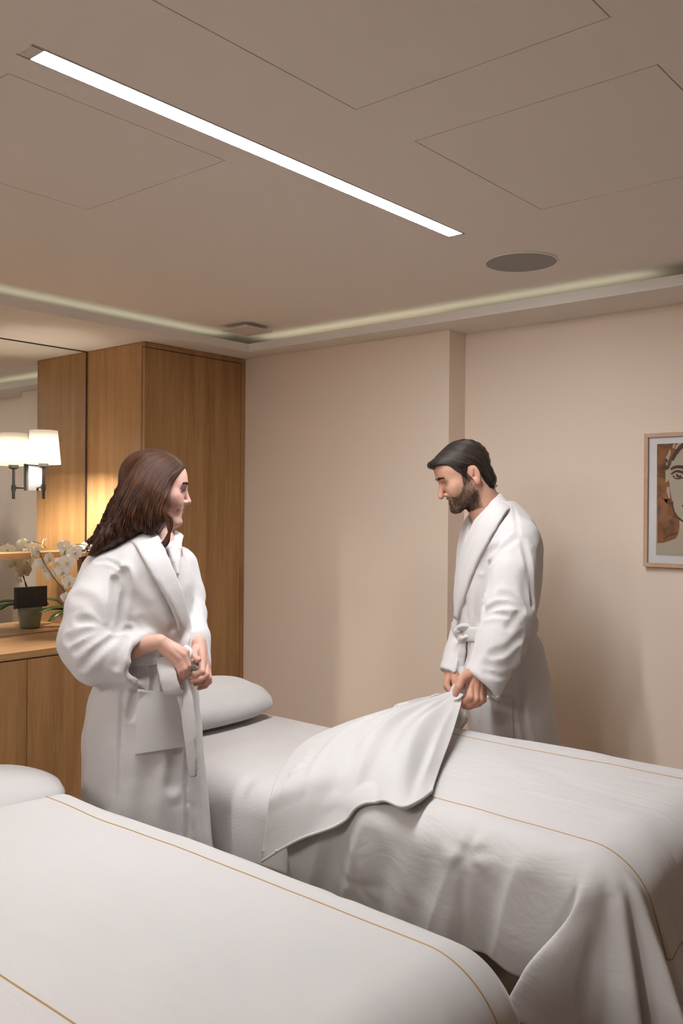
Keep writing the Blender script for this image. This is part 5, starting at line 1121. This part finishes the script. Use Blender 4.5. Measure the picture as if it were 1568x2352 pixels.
def m_robe0(P):
    d = loft_sdf(P, SM, 2.2)
    s = smax(chain(P, msl, msr, .02), plane(P, mcf, mcn), .010); i_ = smax(chain(P, msl[4:], [r-.020 for r in msr[4:]], .02), -plane(P, mcf-mcn*.05, mcn), .004); s = smax(s, -i_, .006); d = smin(d, s, .024)
    s = smax(chain(P, msl2, msr2, .02), plane(P, mcf2, mcn2), .008); i_ = smax(chain(P, msl2[3:], [r-.014 for r in msr2[3:]], .02), -plane(P, mcf2-mcn2*.05, mcn2), .004); s = smax(s, -i_, .005); d = smin(d, s, .014)
    d = smax(d, -cap(P, mnk+[-.02, 0, .08], mnk+[0, 0, -.01], .074, .068), .01); d = smax(d, -cap(P, mnk+[-.035, -.005, .0], mva+[-.02, -.0, 0], .040, .006), .01)
    return d
crM = creases_fn(m_robe0, [
 ([(1180, 1160), (1186, 1195), (1192, 1232), (1216, 1252)], .006, .004), ([(1186, 1236), (1150, 1264), (1122, 1296)], .011, .009), ([(1200, 1240), (1214, 1300), (1222, 1390)], .010, .007), ([(1120, 1296), (1112, 1350), (1110, 1400)], .010, .010), ([(1140, 1258), (1118, 1275), (1108, 1310)], .012, .006),
 ([(1110, 1408), (1140, 1392), (1172, 1388), (1200, 1396)], .010, .010), ([(1112, 1416), (1136, 1410), (1164, 1414)], .008, .007), ([(1150, 1368), (1172, 1372), (1192, 1386)], .012, .006), ([(1200, 1400), (1180, 1420), (1168, 1440)], .012, .006),
 ([(1196, 1460), (1166, 1490), (1130, 1505)], .012, .007), ([(1190, 1500), (1160, 1530), (1120, 1528)], .014, .006), ([(1180, 1540), (1150, 1552), (1116, 1545)], .010, .006), ([(1225, 1432), (1205, 1480), (1196, 1540), (1200, 1640), (1214, 1730), (1220, 1900)], .010, .008),
 ([(1228, 1440), (1236, 1465), (1244, 1490)], .012, .006), ([(1106, 1330), (1104, 1380), (1100, 1440)], .012, .005), ([(1064, 1350), (1070, 1400), (1078, 1440)], .010, .004), ([(1068, 1465), (1066, 1500), (1052, 1548)], .008, .010), ([(1130, 1640), (1120, 1700), (1116, 1800)], .022, .006), ([(1210, 1320), (1206, 1360), (1214, 1400)], .016, .004)], DM-.5, DM+.2)
def m_robe(P): return m_robe0(P)+crM(P)+(.0030*noise3(P, 13)+.0013*noise3(P, 36)).astype(F32)
V, Q = surf(m_robe, [mhip[0]-.27, DM-.42, .28], [mhip[0]+.25, DM+.30, 1.58], .0062); V = relax(V, Q, 1, .4)
mrobe = to_obj('bathrobe', V, Q, M_TERRY, MN)
# shawl collar
ln, gn = on(m_robe0, [(1150, 1158), (1138, 1178), (1122, 1210), (1102, 1250), (1080, 1302), (1063, 1365), (1053, 1418)], DM-.4, .008)
ring = []
for t in np.linspace(0, 1, 14):
    ang = lerp(math.radians(-75), math.radians(165), t); ring.append(mnk+np.array([math.cos(ang)*.080+.006, math.sin(ang)*.082, .004+.030*math.sin(t*math.pi)]))
ring = np.array(ring); far_ = np.array([L(1076, 1192, DM+.09), L(1064, 1230, DM+.07), L(1056, 1268, DM+.05), L(1054, 1300, DM+.05)])
Pc = np.concatenate([ln[::-1], ring[2:-1], cr(far_, 16)]); Gc = np.concatenate([gn[::-1], np.stack([(r_-mnk)*[1, 1, 0]/np.linalg.norm((r_-mnk)*[1, 1, 0])*.9+[0, 0, .35] for r_ in ring[2:-1]]), np.tile([-.85, -.3, .1], (16, 1))])
for _ in range(16): Pc[1:-1] = (Pc[:-2]+2*Pc[1:-1]+Pc[2:])/4; Gc[1:-1] = (Gc[:-2]+2*Gc[1:-1]+Gc[2:])/4
Tc = np.gradient(Pc, axis=0); nn = len(Pc); hw = np.interp(np.linspace(0, 1, nn), [0, .12, .4, .62, .8, 1], [.014, .028, .036, .036, .030, .012])
band('collar', toW(Pc), toW(np.cross(Gc, Tc)), hw, .010, M_TERRY, mrobe, rough=.0012)
hb = []
for t in np.linspace(0, 2*np.pi, 72):
    zc = L(1140, 1432+18*.0, DM)[2]; i = np.searchsorted(SM[0], zc); ca = (SM[1][i]+SM[2][i])/2; ha = (SM[2][i]-SM[1][i])/2
    hb.append([ca+(ha+.004)*np.sign(math.cos(t))*abs(math.cos(t))**.9, SM[3][i]+(SM[4][i]+.004)*np.sign(math.sin(t))*abs(math.sin(t))**.9, zc-.030*(.5-.5*math.cos(t))])
band('belt', toW(np.array(hb)), np.tile([0, 0, 1.0], (72, 1)), .026, .009, M_TERRY, mrobe, rough=.0012)
kd = hit(m_robe0, [1064], [1455], DM-.4)[0][1]
strip('belt_knot', [(1052, 1462, kd-.01), (1052, 1446, kd-.022), (1066, 1441, kd-.03), (1080, 1450, kd-.025), (1074, 1463, kd-.03), (1058, 1468, kd-.024), (1056, 1452, kd-.012)], [.010, .015, .017, .016, .015, .014, .010], .009, mrobe, (.3, -.6, .7), 44, 2.0)
strip('belt_loop', [(1078, 1450, kd-.02), (1096, 1448, kd-.035), (1098, 1470, kd-.045), (1094, 1500, kd-.05), (1086, 1530, kd-.05), (1080, 1552, kd-.045)], [.018, .024, .024, .023, .022, .018], .008, mrobe, (1, -.1, .1), 40, 4.0)
strip('belt_tail', [(1062, 1466, kd-.015), (1060, 1500, kd-.02), (1056, 1535, kd-.02), (1052, 1560, kd-.015)], [.012, .014, .014, .008], .008, mrobe, (1, -.2, 0), 30, 6.0)
patch('pocket', [(1098, 1598), (1176, 1600), (1180, 1700), (1104, 1704)], m_robe0, DM-.4, .004, .008, mrobe)
